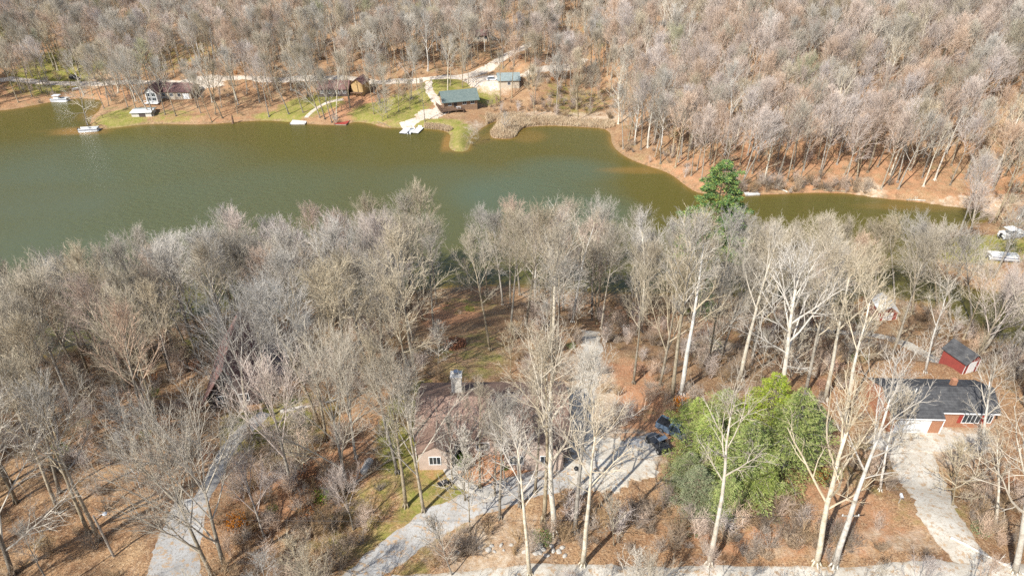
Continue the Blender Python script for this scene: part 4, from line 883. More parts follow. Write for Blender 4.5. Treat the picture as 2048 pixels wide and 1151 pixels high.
for kind, specs in SPEC.items():
    PROTO[kind] = []
    for (H, r0, c) in specs:
        c['H'] = H; a, b = MB(), MB(); grow(rng, (a, b), (0, 0, -.4), (0, 0, 1), H * c['tl'], r0, 0, c)
        for k in range(5):                  # root flare
            t = k * 1.257; a.tube([(math.cos(t) * r0 * 1.9, math.sin(t) * r0 * 1.9, -.35), (math.cos(t) * r0 * .5, math.sin(t) * r0 * .5, .9)], [r0 * .5, r0 * .2], 5)
        mb_, mt_ = MATSET[kind]
        PROTO[kind].append((a.mesh(kind + '_trunk', M[mb_], True), b.mesh(kind + '_crown', M[mt_]), a, b))
def recolour(src, new, mats):
    PROTO[new] = []
    for (tm, cm, a, b) in PROTO[src]:
        t2 = tm.copy(); t2.materials[0] = M[mats[0]]; c2 = cm.copy(); c2.materials[0] = M[mats[1]]; PROTO[new].append((t2, c2, a, b))
recolour('tall', 'tall_pink', MATSET['tall_pink']); recolour('dome', 'dome_pink', MATSET['dome_pink']); recolour('young', 'young_pale', MATSET['young_pale']); recolour('dome', 'budding', MATSET['budding'])
PH = {'tall': [24, 26, 22, 23], 'tall_pink': [24, 26, 22, 23], 'dome': [24, 25, 22, 24], 'dome_pink': [24, 25, 22, 24], 'budding': [24, 25, 22, 24], 'sycamore': [27, 29], 'airy': [28, 29], 'young': [12, 9], 'young_pale': [12, 9], 'spread': [17]}

road_arr = np.array(ROADPTS); build_arr = np.array(BUILD)
def clear_of(x, y, m_road=1.0, m_b=0.0):
    if ((road_arr[:, 0] - x) ** 2 + (road_arr[:, 1] - y) ** 2 < (road_arr[:, 2] + m_road) ** 2).any(): return False
    return not ((build_arr[:, 0] - x) ** 2 + (build_arr[:, 1] - y) ** 2 < (build_arr[:, 2] + m_b) ** 2).any()
TREES = []      # dict(x,y,z,kind,var,s,rz,tx,ty,label)
def add_tree(x, y, kind, h=None, lean=(0, 0), label=None, var=None, rz=None, z=None, hand=False, q=random.Random(77)):
    v = q.randrange(len(PROTO[kind])) if var is None else var
    s = (h or PH[kind][v]) / PH[kind][v]
    TREES.append(dict(x=x, y=y, z=G(x, y) if z is None else z, kind=kind, var=v, s=s, rz=q.uniform(0, 6.28) if rz is None else rz, lean=lean, label=label, hand=hand, h=s * PH[kind][v]))
def hand(px, py, kind, h, top=None, **k):
    """a tree whose foot is at a photo pixel; top = pixel x of its top, giving the sideways lean"""
    p = P(px, py); lean = (0, 0)
    if top is not None:
        q = project(p.x, p.y, p.z + h); lean = (0, max(-.45, min(.45, (top - q[0]) * q[2] / F / h)))
    add_tree(p.x, p.y, kind, h, lean, hand=True, **k)
# foreground
hand(1418, 1128, 'airy', 27, 1530, var=1, label='tall white sycamore rising in front of the evergreen thicket', rz=.5)
hand(1632, 1128, 'airy', 28, 1690, var=0, label='white sycamore with forked trunk left of the lower utility pole', rz=2.2)
hand(1668, 1134, 'airy', 30, 1765, var=1, label='leaning white sycamore right behind the lower utility pole', rz=4)
hand(2030, 1146, 'airy', 27, 2075, var=0, label='bright white crooked sycamore at the lower right corner', rz=1)
hand(1108, 1066, 'airy', 29, 1080, var=0, label='bright white sycamore spreading over the ranch house roof', rz=3.3)
hand(1060, 1150, 'airy', 22, 1010, var=1, label='pale tree at the bottom edge right of the driveway bend', rz=5)
hand(1088, 1040, 'tall', 28, 1090, var=1); hand(1150, 1062, 'tall', 27, 1180, var=0); hand(1165, 1130, 'airy', 26, 1230, var=1)
hand(848, 1022, 'tall', 22, 800, var=2, label='dark trunked tree standing left of the ranch house front path'); hand(812, 1012, 'tall', 24, 775, var=0); hand(795, 945, 'tall', 22, 740, var=1)
hand(452, 1140, 'tall', 24, 330, var=3, label='big grey forked tree beside the grey left driveway'); hand(425, 1150, 'tall', 22, 250, var=3); hand(25, 1148, 'tall', 26, -80, var=3, label='big branching tree at the lower left corner')
hand(198, 1080, 'tall', 24, 70, var=1); hand(178, 1066, 'tall', 23, 40, var=0); hand(118, 1025, 'tall', 23, -10, var=0); hand(120, 985, 'tall', 22, 20, var=1)
hand(1345, 800, 'tall', 30, 1385, var=1, label='tall white trunked tree rising left of the pine', rz=1); hand(1362, 790, 'sycamore', 30, 1400, var=1, rz=2)
hand(980, 700, 'tall', 22, 940, var=0); hand(868, 660, 'tall', 20, 850, var=1); hand(545, 830, 'tall', 22, 500, var=2); hand(500, 870, 'tall', 23, 440, var=3); hand(653, 880, 'tall', 21, 600, var=1)
hand(1480, 760, 'sycamore', 28, 1530, var=1); hand(1560, 800, 'sycamore', 27, 1610, var=0); hand(1610, 790, 'tall', 26, 1680, var=0); hand(1650, 800, 'sycamore', 27, 1740, var=1); hand(1690, 850, 'airy', 27, 1715, var=1)
hand(2060, 900, 'airy', 26, 2140, var=0); hand(2050, 800, 'tall', 25, 2130, var=0)
hand(990, 990, 'tall', 14, 985, var=1); hand(1040, 1012, 'tall', 18, 1030, var=0); hand(930, 1000, 'young', 12, 925); hand(960, 975, 'tall', 17, 955, var=0); hand(1000, 1035, 'tall', 19, 995, var=1); hand(905, 960, 'young', 11, 900); hand(1070, 985, 'tall', 20, 1075, var=1); hand(940, 1060, 'young', 12, 930); hand(1010, 960, 'young', 11, 1000); hand(1795, 905, 'young_pale', 12, 1810); hand(1760, 980, 'airy', 16, 1775, var=1); hand(1945, 985, 'young_pale', 12, 1965); hand(1965, 905, 'airy', 17, 1990, var=0); hand(1905, 1010, 'young', 11, 1925); hand(1990, 1060, 'airy', 17, 2030, var=1); hand(1850, 745, 'airy', 18, 1880, var=1); hand(1228, 1090, 'young', 9, 1215, var=0); hand(905, 1150, 'young', 10, 850, var=0)
# far shore
hand(896, 190, 'sycamore', 24, 890, var=1, label='tall white sycamore right behind the green roofed log cabin', rz=1); hand(850, 243, 'tall', 16, 840, var=0, label='single grey tree on the bank left of the log cabin')
hand(176, 252, 'spread', 17, 140, label='wide bare tree leaning over the water beside the pontoon boat', rz=.4)
hand(308, 232, 'tall', 25, 250, var=1, label='tallest of the trees on the bank left of the stump'); hand(300, 230, 'tall', 24, 225, var=3); hand(352, 232, 'tall', 22, 310, var=0); hand(445, 236, 'tall', 23, 390, var=1); hand(424, 244, 'tall', 18, 380, var=0)
hand(578, 228, 'tall', 24, 520, var=1, label='big tree standing right of the white dock walkway foot'); hand(650, 238, 'tall', 23, 610, var=0); hand(673, 238, 'sycamore', 20, 668, var=1, label='slim white tree directly above the red dock'); hand(664, 245, 'tall', 20, 630, var=2); hand(640, 235, 'tall', 22, 590, var=3)
hand(766, 242, 'young', 10, 756); hand(775, 235, 'young', 11, 770); hand(748, 228, 'tall', 18, 735, var=1); hand(797, 222, 'young', 12, 795); hand(820, 220, 'young', 12, 820)
hand(935, 287, 'spread', 7, 985, label='bare tree leaning from the green spit over the inlet', rz=0)
hand(1010, 262, 'young', 7); hand(925, 175, 'tall', 17); hand(937, 168, 'tall', 16); hand(1000, 205, 'tall', 20, 1000)
for (px, py, h_) in [(1270, 290, 17), (1320, 300, 18), (1380, 300, 18), (1480, 330, 21), (1555, 318, 20), (1640, 345, 22), (1715, 345, 20), (1735, 345, 22), (1820, 340, 20), (1900, 370, 18), (1470, 300, 18), (1420, 330, 17), (1985, 380, 18), (1560, 350, 19), (1600, 360, 16), (1780, 350, 20)]:
    hand(px, py, 'dome_pink' if (px + py) % 3 else 'sycamore', h_ + 3)
# near shoreline row, the crowns that stand out against the water
for (px, py, h_, k) in [(300, 655, 24, 'tall'), (340, 665, 22, 'tall'), (470, 612, 25, 'tall'), (560, 612, 22, 'tall'), (640, 600, 24, 'tall_pink'), (690, 600, 22, 'tall'), (760, 595, 25, 'tall'), (850, 585, 27, 'tall'), (820, 590, 25, 'tall'), (975, 590, 22, 'tall'), (1040, 590, 24, 'tall_pink'),
                        (1080, 595, 22, 'tall_pink'), (1150, 592, 24, 'tall'), (1200, 598, 25, 'tall'), (1280, 600, 23, 'tall'), (1500, 606, 22, 'tall'), (1600, 625, 23, 'tall'), (1650, 622, 24, 'tall'), (1790, 622, 24, 'tall'), (1825, 628, 25, 'tall'), (1875, 615, 23, 'tall_pink'), (1900, 645, 26, 'tall'), (1945, 655, 25, 'tall'), (1700, 628, 24, 'tall'), (1750, 620, 23, 'tall'), (1540, 615, 21, 'tall_pink')]:
    hand(px, py, 'dome' + k[4:], h_, px - 15 + (px - 1024) * .02)
hand(125, 700, 'spread', 19, 130, label='wide pale crown spreading over the water at the left shore', rz=1); hand(20, 715, 'young', 15)
for T in TREES: pass

# regular woodland
q = random.Random(2024)
open_blobs = [(P(a, b).x, P(a, b).y, rx, ry, pr) for (a, b, rx, ry, pr) in
   [(930, 640, 8, 22, .08), (910, 700, 7, 9, .02), (1180, 800, 5, 18, .25), (1210, 925, 12, 9, .05), (340, 1060, 9, 14, .25), (470, 900, 8, 12, .35), (1775, 625, 10, 12, .03), (1800, 880, 20, 10, .12), (1450, 700, 9, 6, .3), (900, 990, 12, 8, .15), (1330, 700, 7, 14, .4), (1100, 1090, 30, 6, .35), (1800, 960, 14, 10, .25), (1780, 690, 14, 8, .18), (1880, 825, 14, 8, .04), (980, 860, 14, 12, .1), (1480, 900, 14, 12, .04), (1440, 1060, 13, 6, .15), (490, 790, 7, 10, .12), (1900, 1060, 14, 12, .3), (1580, 1060, 22, 8, .3),
    (1970, 500, 22, 10, .25), (230, 238, 22, 8, .1), (600, 220, 20, 12, .4), (800, 225, 24, 14, .45), (925, 225, 24, 18, .1), (925, 280, 12, 16, .0), (360, 215, 30, 14, .6), (990, 170, 16, 12, .5), (1120, 225, 34, 22, .25), (1000, 260, 20, 14, .03), (480, 225, 22, 10, .8), (750, 190, 26, 12, .8),
    (1800, 400, 50, 3, .4), (1950, 412, 40, 6, .3), (250, 1090, 14, 12, .5), (120, 1060, 14, 9, .5)]]
def density(x, y):
    d = 1.0
    for (cx, cy, rx, ry, pr) in open_blobs:
        if ((x - cx) / rx) ** 2 + ((y - cy) / ry) ** 2 < 1: d = min(d, pr)
    return d
LOW = [(P(a, b).x, P(a, b).y, c, d) for a, b, c, d in [(1860, 1000, 17, 13), (1785, 740, 9, 16), (1800, 800, 6, 8)]]; cand = []; PINE = P(1396, 606)
y = 14.0
while y < 520:
    sp = 5.6 if y < 135 else (5.1 if y < 300 else 6.0); half = .80 * math.hypot(y, 60) + 24; x = -half + q.uniform(0, sp)
    while x < half:
        cand.append((x + q.uniform(-.42, .42) * sp, y + q.uniform(-.42, .42) * sp)); x += sp
    y += sp
ca_x = np.array([c[0] for c in cand]); ca_y = np.array([c[1] for c in cand]); sdv = lake_sd(ca_x, ca_y)
hx = np.array([(t['x'], t['y']) for t in TREES])
for (x, y), d in zip(cand, sdv):
    if d < 1.2: continue
    if q.random() > density(x, y) or not clear_of(x, y, .9): continue
    if (np.hypot(hx[:, 0] - x, hx[:, 1] - y) < 3.2).any() or math.hypot(x - PINE.x, (y - PINE.y) * .6) < 7: continue
    g = G(x, y); pr = project(x, y, g)
    if pr[2] < 5: continue
    if y > 135 and x > 40: kind = q.choices(['dome_pink', 'dome', 'sycamore', 'young', 'budding'], [55, 26, 5, 13, 1])[0]
    elif y > 135: kind = q.choices(['dome', 'dome_pink', 'sycamore', 'young', 'budding'], [50, 25, 6, 15, 4])[0]
    elif x > 5: kind = q.choices(['tall', 'tall_pink', 'sycamore', 'young_pale', 'young', 'budding'], [36, 14, 15, 16, 18, 1])[0]
    else: kind = q.choices(['tall', 'tall_pink', 'young', 'young_pale', 'budding'], [60, 14, 20, 5, 1])[0]
    if kind == 'sycamore' and y < 75: kind = 'airy'
    if y < 135 and (d < 22 or y > 84 or (x < 0 and y > 62)) and kind in ('tall', 'tall_pink'): kind = 'dome' + kind[4:]
    if y < 36: kind = q.choice(['young', 'tall']); 
    base = {'young': 10, 'young_pale': 10, 'sycamore': 26}.get(kind, 23)
    h = base * q.uniform(.78, 1.12) * (.92 if y > 135 else 1.0) * (1.08 if 135 < y and x > 40 else 1) * (.9 if 92 < y < 140 and x > 62 else 1)
    if y < 50: h = min(h, 9 + q.random() * 4) if abs(x) < 60 else h
    vv = q.choice([1, 3, 3, 0]) if (y > 135 and x > 40 and kind.startswith('dome')) else None
    if any(((x - a) / c_) ** 2 + ((y - b) / d_) ** 2 < 1 for a, b, c_, d_ in LOW):
        if q.random() > .6: continue
        kind = q.choice(['young_pale', 'young_pale', 'airy', 'young']); vv = None; h = q.uniform(7, 12) if kind != 'airy' else q.uniform(14, 18)
    if vv is None and y < 135 and kind in ('tall', 'tall_pink'): vv = q.choice([0, 1, 1, 2] if x > 0 else [0, 1, 2, 3])
    ln = (q.gauss(0, .05), q.gauss(0, .05)) if d > 8 else (q.gauss(0, .06), q.gauss(0, .08))
    add_tree(x, y, kind, h, ln, var=vv)
VIEW = [(P(a, b).x, P(a, b).y, c, d) for a, b, c, d in [(1310, 990, 7, 9), (1390, 1060, 6, 5)]]     # open ground in front of the parked vehicles
TREES[:] = [t for t in TREES if t['hand'] or not any(((t['x'] - a) / c) ** 2 + ((t['y'] - b) / d) ** 2 < 1 for a, b, c, d in VIEW)]
def vis_size(t):
    a = project(t['x'], t['y'], t['z']); b = project(t['x'], t['y'], t['z'] + t['h'])
    if max(a[1], b[1]) < 0 or min(a[1], b[1]) > 1151 or a[0] < -60 or a[0] > 2108: return 0
    return min(a[1], 1200) - max(b[1], -60)
for t in TREES: t['vs'] = vis_size(t); t['p'] = project(t['x'], t['y'], t['z'])
order = sorted(range(len(TREES)), key=lambda i: (-(TREES[i]['hand']), -TREES[i]['vs']))
chosen = [TREES[i] for i in order[:296] if TREES[i]['vs'] > 0 or TREES[i]['hand']]
cs = set(id(t) for t in chosen); rest = [t for t in TREES if id(t) not in cs]

LM = [('tan brick ranch house', 975, 900), ('ranch house chimney', 935, 765), ('parking gravel', 1210, 925), ('evergreen thicket', 1480, 900), ('orange brick house', 1850, 850), ('dark-roofed red shed', 1930, 735), ('white-roofed red shed', 1775, 625),
      ('steep roofed dark house', 490, 760), ('grey left driveway', 360, 1060), ('pale left path', 470, 890), ('lamp post in the left woods', 225, 1100), ('brush pile', 905, 690), ('log pile', 1412, 700), ('green pine', 1440, 560), ('utility pole', 1662, 1120), ('mailbox', 1797, 1000),
      ('propane tank', 735, 940), ('lower left corner', 0, 1151), ('left picture edge', 0, 850), ('small dock by the channel', 1503, 388), ('log cabin', 922, 210), ('white slip', 823, 255), ('white dock', 600, 240), ('ochre cabin', 716, 180), ('shoreline stump', 466, 243), ('boathouse with white roof', 280, 225),
      ('gravel track', 1180, 750), ('wheelbarrow', 885, 975), ('front path', 900, 930), ('garden path', 1760, 668), ('lower right corner', 2048, 1151), ('kettle grill', 1152, 940), ('lower country road', 1300, 1145), ('right driveway', 1870, 950), ('sandy channel bank', 1850, 400),
      ('bend of the driveway', 900, 1030), ('right peninsula boats', 2015, 495), ('left shore crown', 125, 560), ('blue-grey pickup', 1350, 850), ('grassy point', 230, 240), ('red dock', 684, 247), ('far right picture edge', 2048, 620), ('lawn behind the ranch house', 930, 620), ('lower left grassy slope', 800, 1060), ('orange hillside', 1600, 300), ('ridge above the channel', 1500, 150)]
ORD = ['nearest', 'second nearest', 'third nearest', 'fourth nearest', 'fifth nearest', 'sixth nearest', 'seventh nearest', 'eighth nearest', 'ninth nearest', 'tenth nearest', 'eleventh nearest', 'twelfth nearest', 'thirteenth nearest', 'fourteenth nearest', 'fifteenth nearest'] + [w + ' nearest' for w in 'sixteenth seventeenth eighteenth nineteenth twentieth twenty-first twenty-second twenty-third twenty-fourth twenty-fifth twenty-sixth twenty-seventh'.split()]
DESC = {'airy': 'white barked sycamore', 'dome': 'leafless grey tree', 'dome_pink': 'leafless pinkish tree', 'tall': 'leafless grey tree', 'tall_pink': 'leafless pinkish tree', 'sycamore': 'white barked sycamore', 'young': 'thin young grey tree', 'young_pale': 'thin young white tree', 'spread': 'wide bare tree', 'budding': 'yellow-green budding tree'}
bins = {}
for t in chosen:
    if t['label']: continue
    px, py = t['p'][0], t['p'][1]
    nm, dx, dy, dd = min(((n, px - a, py - b, math.hypot(px - a, (py - b) * 1.3)) for n, a, b in LM), key=lambda v: v[3])
    side = ('right of' if dx > 0 else 'left of') if abs(dx) > abs(dy) else ('in front of' if dy > 0 else 'behind')
    bins.setdefault((nm, side, DESC[t['kind']]), []).append((dd, t))
for (nm, side, ds), L_ in bins.items():
    L_.sort(key=lambda v: v[0])
    for i, (dd, t) in enumerate(L_):
        w_ = '%s, only one rooted %s the %s' % (ds, side, nm) if len(L_) == 1 else '%s, %s rooted %s the %s' % (ds, ORD[min(i, len(ORD) - 1)], side, nm)
        t['label'] = w_
KN = {'airy': 'sycamore_tree', 'dome': 'bare_tree', 'dome_pink': 'bare_tree', 'tall': 'bare_tree', 'tall_pink': 'bare_tree', 'budding': 'budding_tree', 'sycamore': 'sycamore_tree', 'young': 'young_tree', 'young_pale': 'young_tree', 'spread': 'spreading_tree'}
CT = {}; 
for t in chosen:
    kind = t['kind']; e = bpy.data.objects.new(KN[kind], None); COL.objects.link(e); e.empty_display_size = .5
    e.location = (t['x'], t['y'], t['z']); e.rotation_mode = 'XYZ'
    m_ = Matrix.Rotation(t['lean'][1], 3, 'Y') @ Matrix.Rotation(t['lean'][0], 3, 'X') @ Matrix.Rotation(t['rz'], 3, 'Z'); e.rotation_euler = m_.to_euler(); e.scale = (t['s'],) * 3
    far = t['y'] > 135
    tag(e, t['label'], 'tree', 'bare trees on the far shore' if far else 'bare trees of the near wood')
    key = (kind, t['var']); tm, cm = PROTO[kind][t['var']][:2]
    if key not in CT: CT[key] = (bpy.data.objects.new('trunk', tm), bpy.data.objects.new('crown', cm))
    for src in CT[key]:
        o = src.copy(); COL.objects.link(o); o.parent = e
for a in CT.values():
    for o in a: bpy.data.objects.remove(o)

# the rest of the forest: one mass
def scatter(name, pts, protos, label, cat, kindname='stuff'):
    """pts: list of (x,y,z,rx,ry,rz,scale,proto index)"""
    me = bpy.data.meshes.new(name); me.from_pydata([p[:3] for p in pts], [], [])
    a = me.attributes.new('rot', 'FLOAT_VECTOR', 'POINT'); a.data.foreach_set('vector', np.array([p[3:6] for p in pts], np.float32).ravel())
    a = me.attributes.new('scl', 'FLOAT', 'POINT'); a.data.foreach_set('value', np.array([p[6] for p in pts], np.float32))
    a = me.attributes.new('idx', 'INT', 'POINT'); a.data.foreach_set('value', np.array([p[7] for p in pts], np.int32))
    ob = bpy.data.objects.new(name, me); COL.objects.link(ob); tag(ob, label, cat, kind='stuff')
    ng = bpy.data.node_groups.new(name, 'GeometryNodeTree'); ng.interface.new_socket('Geometry', in_out='INPUT', socket_type='NodeSocketGeometry'); ng.interface.new_socket('Geometry', in_out='OUTPUT', socket_type='NodeSocketGeometry')
    N = ng.nodes; L = ng.links; gi = N.new('NodeGroupInput'); go = N.new('NodeGroupOutput'); iop = N.new('GeometryNodeInstanceOnPoints'); j = N.new('GeometryNodeGeometryToInstance')
    for pm in protos:
        po = bpy.data.objects.new(name + '_source', pm); oi = N.new('GeometryNodeObjectInfo'); oi.inputs['Object'].default_value = po; oi.inputs['As Instance'].default_value = False
        L.new(oi.outputs['Geometry'], j.inputs[0])
    L.new(gi.outputs[0], iop.inputs['Points']); L.new(j.outputs[0], iop.inputs['Instance']); iop.inputs['Pick Instance'].default_value = True
    for nm, ty, sock in (('idx', 'INT', 'Instance Index'), ('rot', 'FLOAT_VECTOR', 'Rotation'), ('scl', 'FLOAT', 'Scale')):
        na = N.new('GeometryNodeInputNamedAttribute'); na.data_type = ty; na.inputs['Name'].default_value = nm; L.new(na.outputs['Attribute'], iop.inputs[sock])
    L.new(iop.outputs[0], go.inputs[0]); md = ob.modifiers.new('scatter', 'NODES'); md.node_group = ng
    return ob
def merged(a, b, mats, name):
    c = MB(); c.v = a.v + b.v; n = len(a.v); c.f = a.f + [tuple(i + n for i in f) for f in b.f]; c.m = [0] * len(a.f) + [1] * len(b.f); return c.mesh(name, mats)
protos = []; pidx = {}
for kind in PROTO:
    for v, (tm, cm, a, b) in enumerate(PROTO[kind]):
        pidx[(kind, v)] = len(protos); protos.append(merged(a, b, [tm.materials[0], cm.materials[0]], kind + '_whole'))
pts = []
for t in rest:
    m_ = Matrix.Rotation(t['lean'][1], 3, 'Y') @ Matrix.Rotation(t['lean'][0], 3, 'X') @ Matrix.Rotation(t['rz'], 3, 'Z'); e = m_.to_euler()
    pts.append((t['x'], t['y'], t['z'], e.x, e.y, e.z, t['s'], len(protos) - 1 - pidx[(t['kind'], t['var'])]))
scatter('forest', pts, protos, 'leafless hardwood forest covering the hills beyond the lake', 'forest')
print('trees', len(TREES), 'individual', len(chosen), 'proto faces', [len(p.polygons) for p in protos])

# ------------------------------------------------------------------ shrubs, brush, reeds
def shrub_mb(rng, H, n, kids, spread):
    g = MB()
    for k in range(n):
        a = rng.uniform(0, 6.28); d = vnorm((math.cos(a) * spread * rng.random(), math.sin(a) * spread * rng.random(), 1)); L = H * rng.uniform(.6, 1.05)
        p = (math.cos(a) * .25 * rng.random() * H * .3, math.sin(a) * .25 * rng.random() * H * .3, -.1); pts = [p]; rad = [.028]
        for i in range(4): d = vnorm((d[0] + rng.uniform(-.2, .2), d[1] + rng.uniform(-.2, .2), d[2])); p = tuple(p[j] + d[j] * L / 4 for j in range(3)); pts.append(p); rad.append(.028 * (1 - .2 * (i + 1)))
        g.tube(pts, rad, 3, True)
        for j in range(kids):
            t = rng.uniform(.25, 1) * 3.999; i = int(t); f = t - i; b = tuple(pts[i][m] * (1 - f) + pts[i + 1][m] * f for m in range(3)); e = vnorm((rng.uniform(-1, 1), rng.uniform(-1, 1), rng.uniform(.3, 1.2))); l2 = L * rng.uniform(.18, .4)
            q2 = tuple(b[m] + e[m] * l2 for m in range(3)); g.tube([b, q2], [.013, .008], 3, True)
            for _ in range(2): e2 = vnorm((e[0] + rng.uniform(-.7, .7), e[1] + rng.uniform(-.7, .7), e[2] + rng.uniform(-.2, .5))); c0 = tuple(b[m] + e[m] * l2 * .5 for m in range(3)); g.tube([c0, tuple(c0[m] + e2[m] * l2 * .7 for m in range(3))], [.01, .007], 3, True)
    return g
rg = random.Random(5)
sh = [shrub_mb(rg, 2.2, 14, 12, .8).mesh('shrub_a', M['shrub']), shrub_mb(rg, 3.2, 12, 16, .55).mesh('shrub_b', M['shrub']), shrub_mb(rg, 4.2, 10, 18, .45).mesh('shrub_c', M['twig_pink']), shrub_mb(rg, 1.3, 18, 9, 1.1).mesh('shrub_d', M['shrub'])]
g = MB()
for k in range(700):
    a = rg.uniform(0, 6.28); r_ = rg.random() ** .5 * .9; z = .2 + rg.random() * 1.5; d = vnorm((rg.uniform(-1, 1), rg.uniform(-1, 1), rg.uniform(-.6, .6))); u = perp(d, rg.uniform(0, 6)); g.card((r_ * math.cos(a), r_ * math.sin(a), z), d, u, .16, .055)
sh.append(g.mesh('leafy', M['dry_leaf']))
M['green_leaf'] = mat('fresh_green_leaf', (.16, .24, .04), .7, .3, noise=(1, 3), col2=(.09, .15, .03), var=.2)
g = MB()
for k in range(500):
    a = rg.uniform(0, 6.28); r_ = rg.random() ** .5 * 1.1; z = .1 + rg.random() * 1.2; d = vnorm((rg.uniform(-1, 1), rg.uniform(-1, 1), rg.uniform(-.6, .6))); u = perp(d, rg.uniform(0, 6)); g.card((r_ * math.cos(a), r_ * math.sin(a), z), d, u, .13, .05)
sh.append(g.mesh('leafy2', M['green_leaf']))
DENSE = [(P(a, b).x, P(a, b).y, rx, ry, pr) for (a, b, rx, ry, pr) in [(700, 1040, 16, 10, 1), (560, 980, 12, 12, .9), (1400, 1080, 16, 6, .9), (1900, 950, 10, 12, .8), (1500, 1130, 30, 4, .8), (1950, 1060, 10, 8, .9), (1100, 1080, 12, 5, .8), (1080, 190, 16, 20, .95), (1030, 215, 10, 12, 1), (1200, 200, 25, 20, .7), (1960, 620, 16, 14, .9), (600, 1110, 16, 6, .9),
   (1270, 310, 22, 10, 1), (1350, 345, 12, 5, .6), (1450, 375, 12, 4, .8), (1600, 375, 20, 4, 1), (1660, 376, 16, 4, 1)]]
CLEAR = [(P(a, b).x, P(a, b).y, rx, ry, pr) for (a, b, rx, ry, pr) in [(930, 650, 9, 24, .03), (1790, 690, 14, 7, .08), (1700, 662, 8, 4, .05), (1870, 780, 14, 8, .15), (880, 990, 7, 6, .05), (1210, 925, 9, 7, .0), (960, 925, 10, 3, .1), (800, 880, 7, 12, .15), (1720, 960, 8, 12, .2), (240, 236, 20, 8, .03), (600, 222, 20, 12, .04), (800, 230, 22, 12, .05), (925, 265, 14, 20, .0), (890, 180, 16, 10, .03), (1860, 890, 12, 5, .0), (1970, 495, 14, 8, .0), (250, 1080, 12, 12, .15), (120, 1060, 14, 9, .2), (1250, 760, 8, 14, .3), (700, 215, 12, 10, .1), (450, 225, 25, 10, .1)]]
pts = []; green = []
def try_shrub(x, y, big):
    if SD(x, y) < .6: return
    pr = .42 if y < 135 else (.25 if x < 40 else .14)
    for (cx, cy, rx, ry, p_) in DENSE:
        if ((x - cx) / rx) ** 2 + ((y - cy) / ry) ** 2 < 1: pr = max(pr, p_)
    for (cx, cy, rx, ry, p_) in CLEAR:
        if ((x - cx) / rx) ** 2 + ((y - cy) / ry) ** 2 < 1: pr = min(pr, p_)
    if q.random() > pr or not clear_of(x, y, .5, -1): return
    k = q.choices(range(6), [28, 22, 12, 26, 2, 1.2])[0]
    if k == 5 and y > 140: k = 0
    pts.append((x, y, G(x, y), q.gauss(0, .06), q.gauss(0, .06), q.uniform(0, 6.28), q.uniform(.6, 1.25), 5 - k))
for _ in range(6500): yy = 30 + 92 * q.random(); try_shrub(q.uniform(-1, 1) * (.8 * math.hypot(yy, 60) + 8), yy, True)
for _ in range(7500): yy = 150 + 160 * q.random() ** 1.2; try_shrub(q.uniform(-1, 1) * (.78 * yy + 30), yy, False)
for (a_, b_) in zip(lake[:-1], lake[1:]):    # scrub leaning out from the channel bank
    mx_, my_ = (a_ + b_) / 2; pp = project(mx_, my_, 0)
    if pp[2] > 0 and 1430 < pp[0] < 1730 and 280 < pp[1] < 440:
        for k in range(int(np.hypot(*(b_ - a_)) * 1.3) + 1):
            x = a_[0] + (b_[0] - a_[0]) * q.random() + q.gauss(0, .5); y = a_[1] + (b_[1] - a_[1]) * q.random() + .3 + abs(q.gauss(0, 1.6))
            if SD(x, y) > .1: pts.append((x, y, G(x, y), .35 * q.random(), q.gauss(0, .2), q.uniform(-.8, .8), q.uniform(.6, 1.5), 5 - q.choice([0, 1, 1, 2, 3])))
scatter('undergrowth', pts, sh, 'leafless brush and scrub between the trees', 'brush'); print('shrubs', len(pts))
# reeds on the marsh edge across the lake
g = MB(); n_r = 0
for _ in range(26000):
    px = rg.choice([rg.uniform(972, 1050), rg.uniform(1036, 1228), rg.uniform(850, 905)]) ; py = rg.uniform(236, 278) if px < 1045 else rg.uniform(238, 257)
    if px < 910: py = rg.uniform(252, 262)
    x, y = plane_at(px, py, .3)
    if not (0.1 < SD(x, y) < (9 if 970 < px < 1050 else (5 if px > 1000 else 1.6))): continue
    for k in range(3):
        xx, yy = x + rg.uniform(-.3, .3), y + rg.uniform(-.3, .3); z = G(xx, yy); hh = rg.uniform(.7, 1.7); lx, ly = rg.uniform(-.35, .35), rg.uniform(-.35, .35); a = rg.uniform(0, 3.14); u = (math.cos(a), math.sin(a), 0)
        g.card((xx, yy, z), (lx, ly, hh), u, 1, .045)
    n_r += 1
g.build('reeds', M['reed']); tag(bpy.data.objects['reeds'], 'pale dry reeds fringing the marshy inlet', 'reeds', kind='stuff'); print('reeds', n_r)

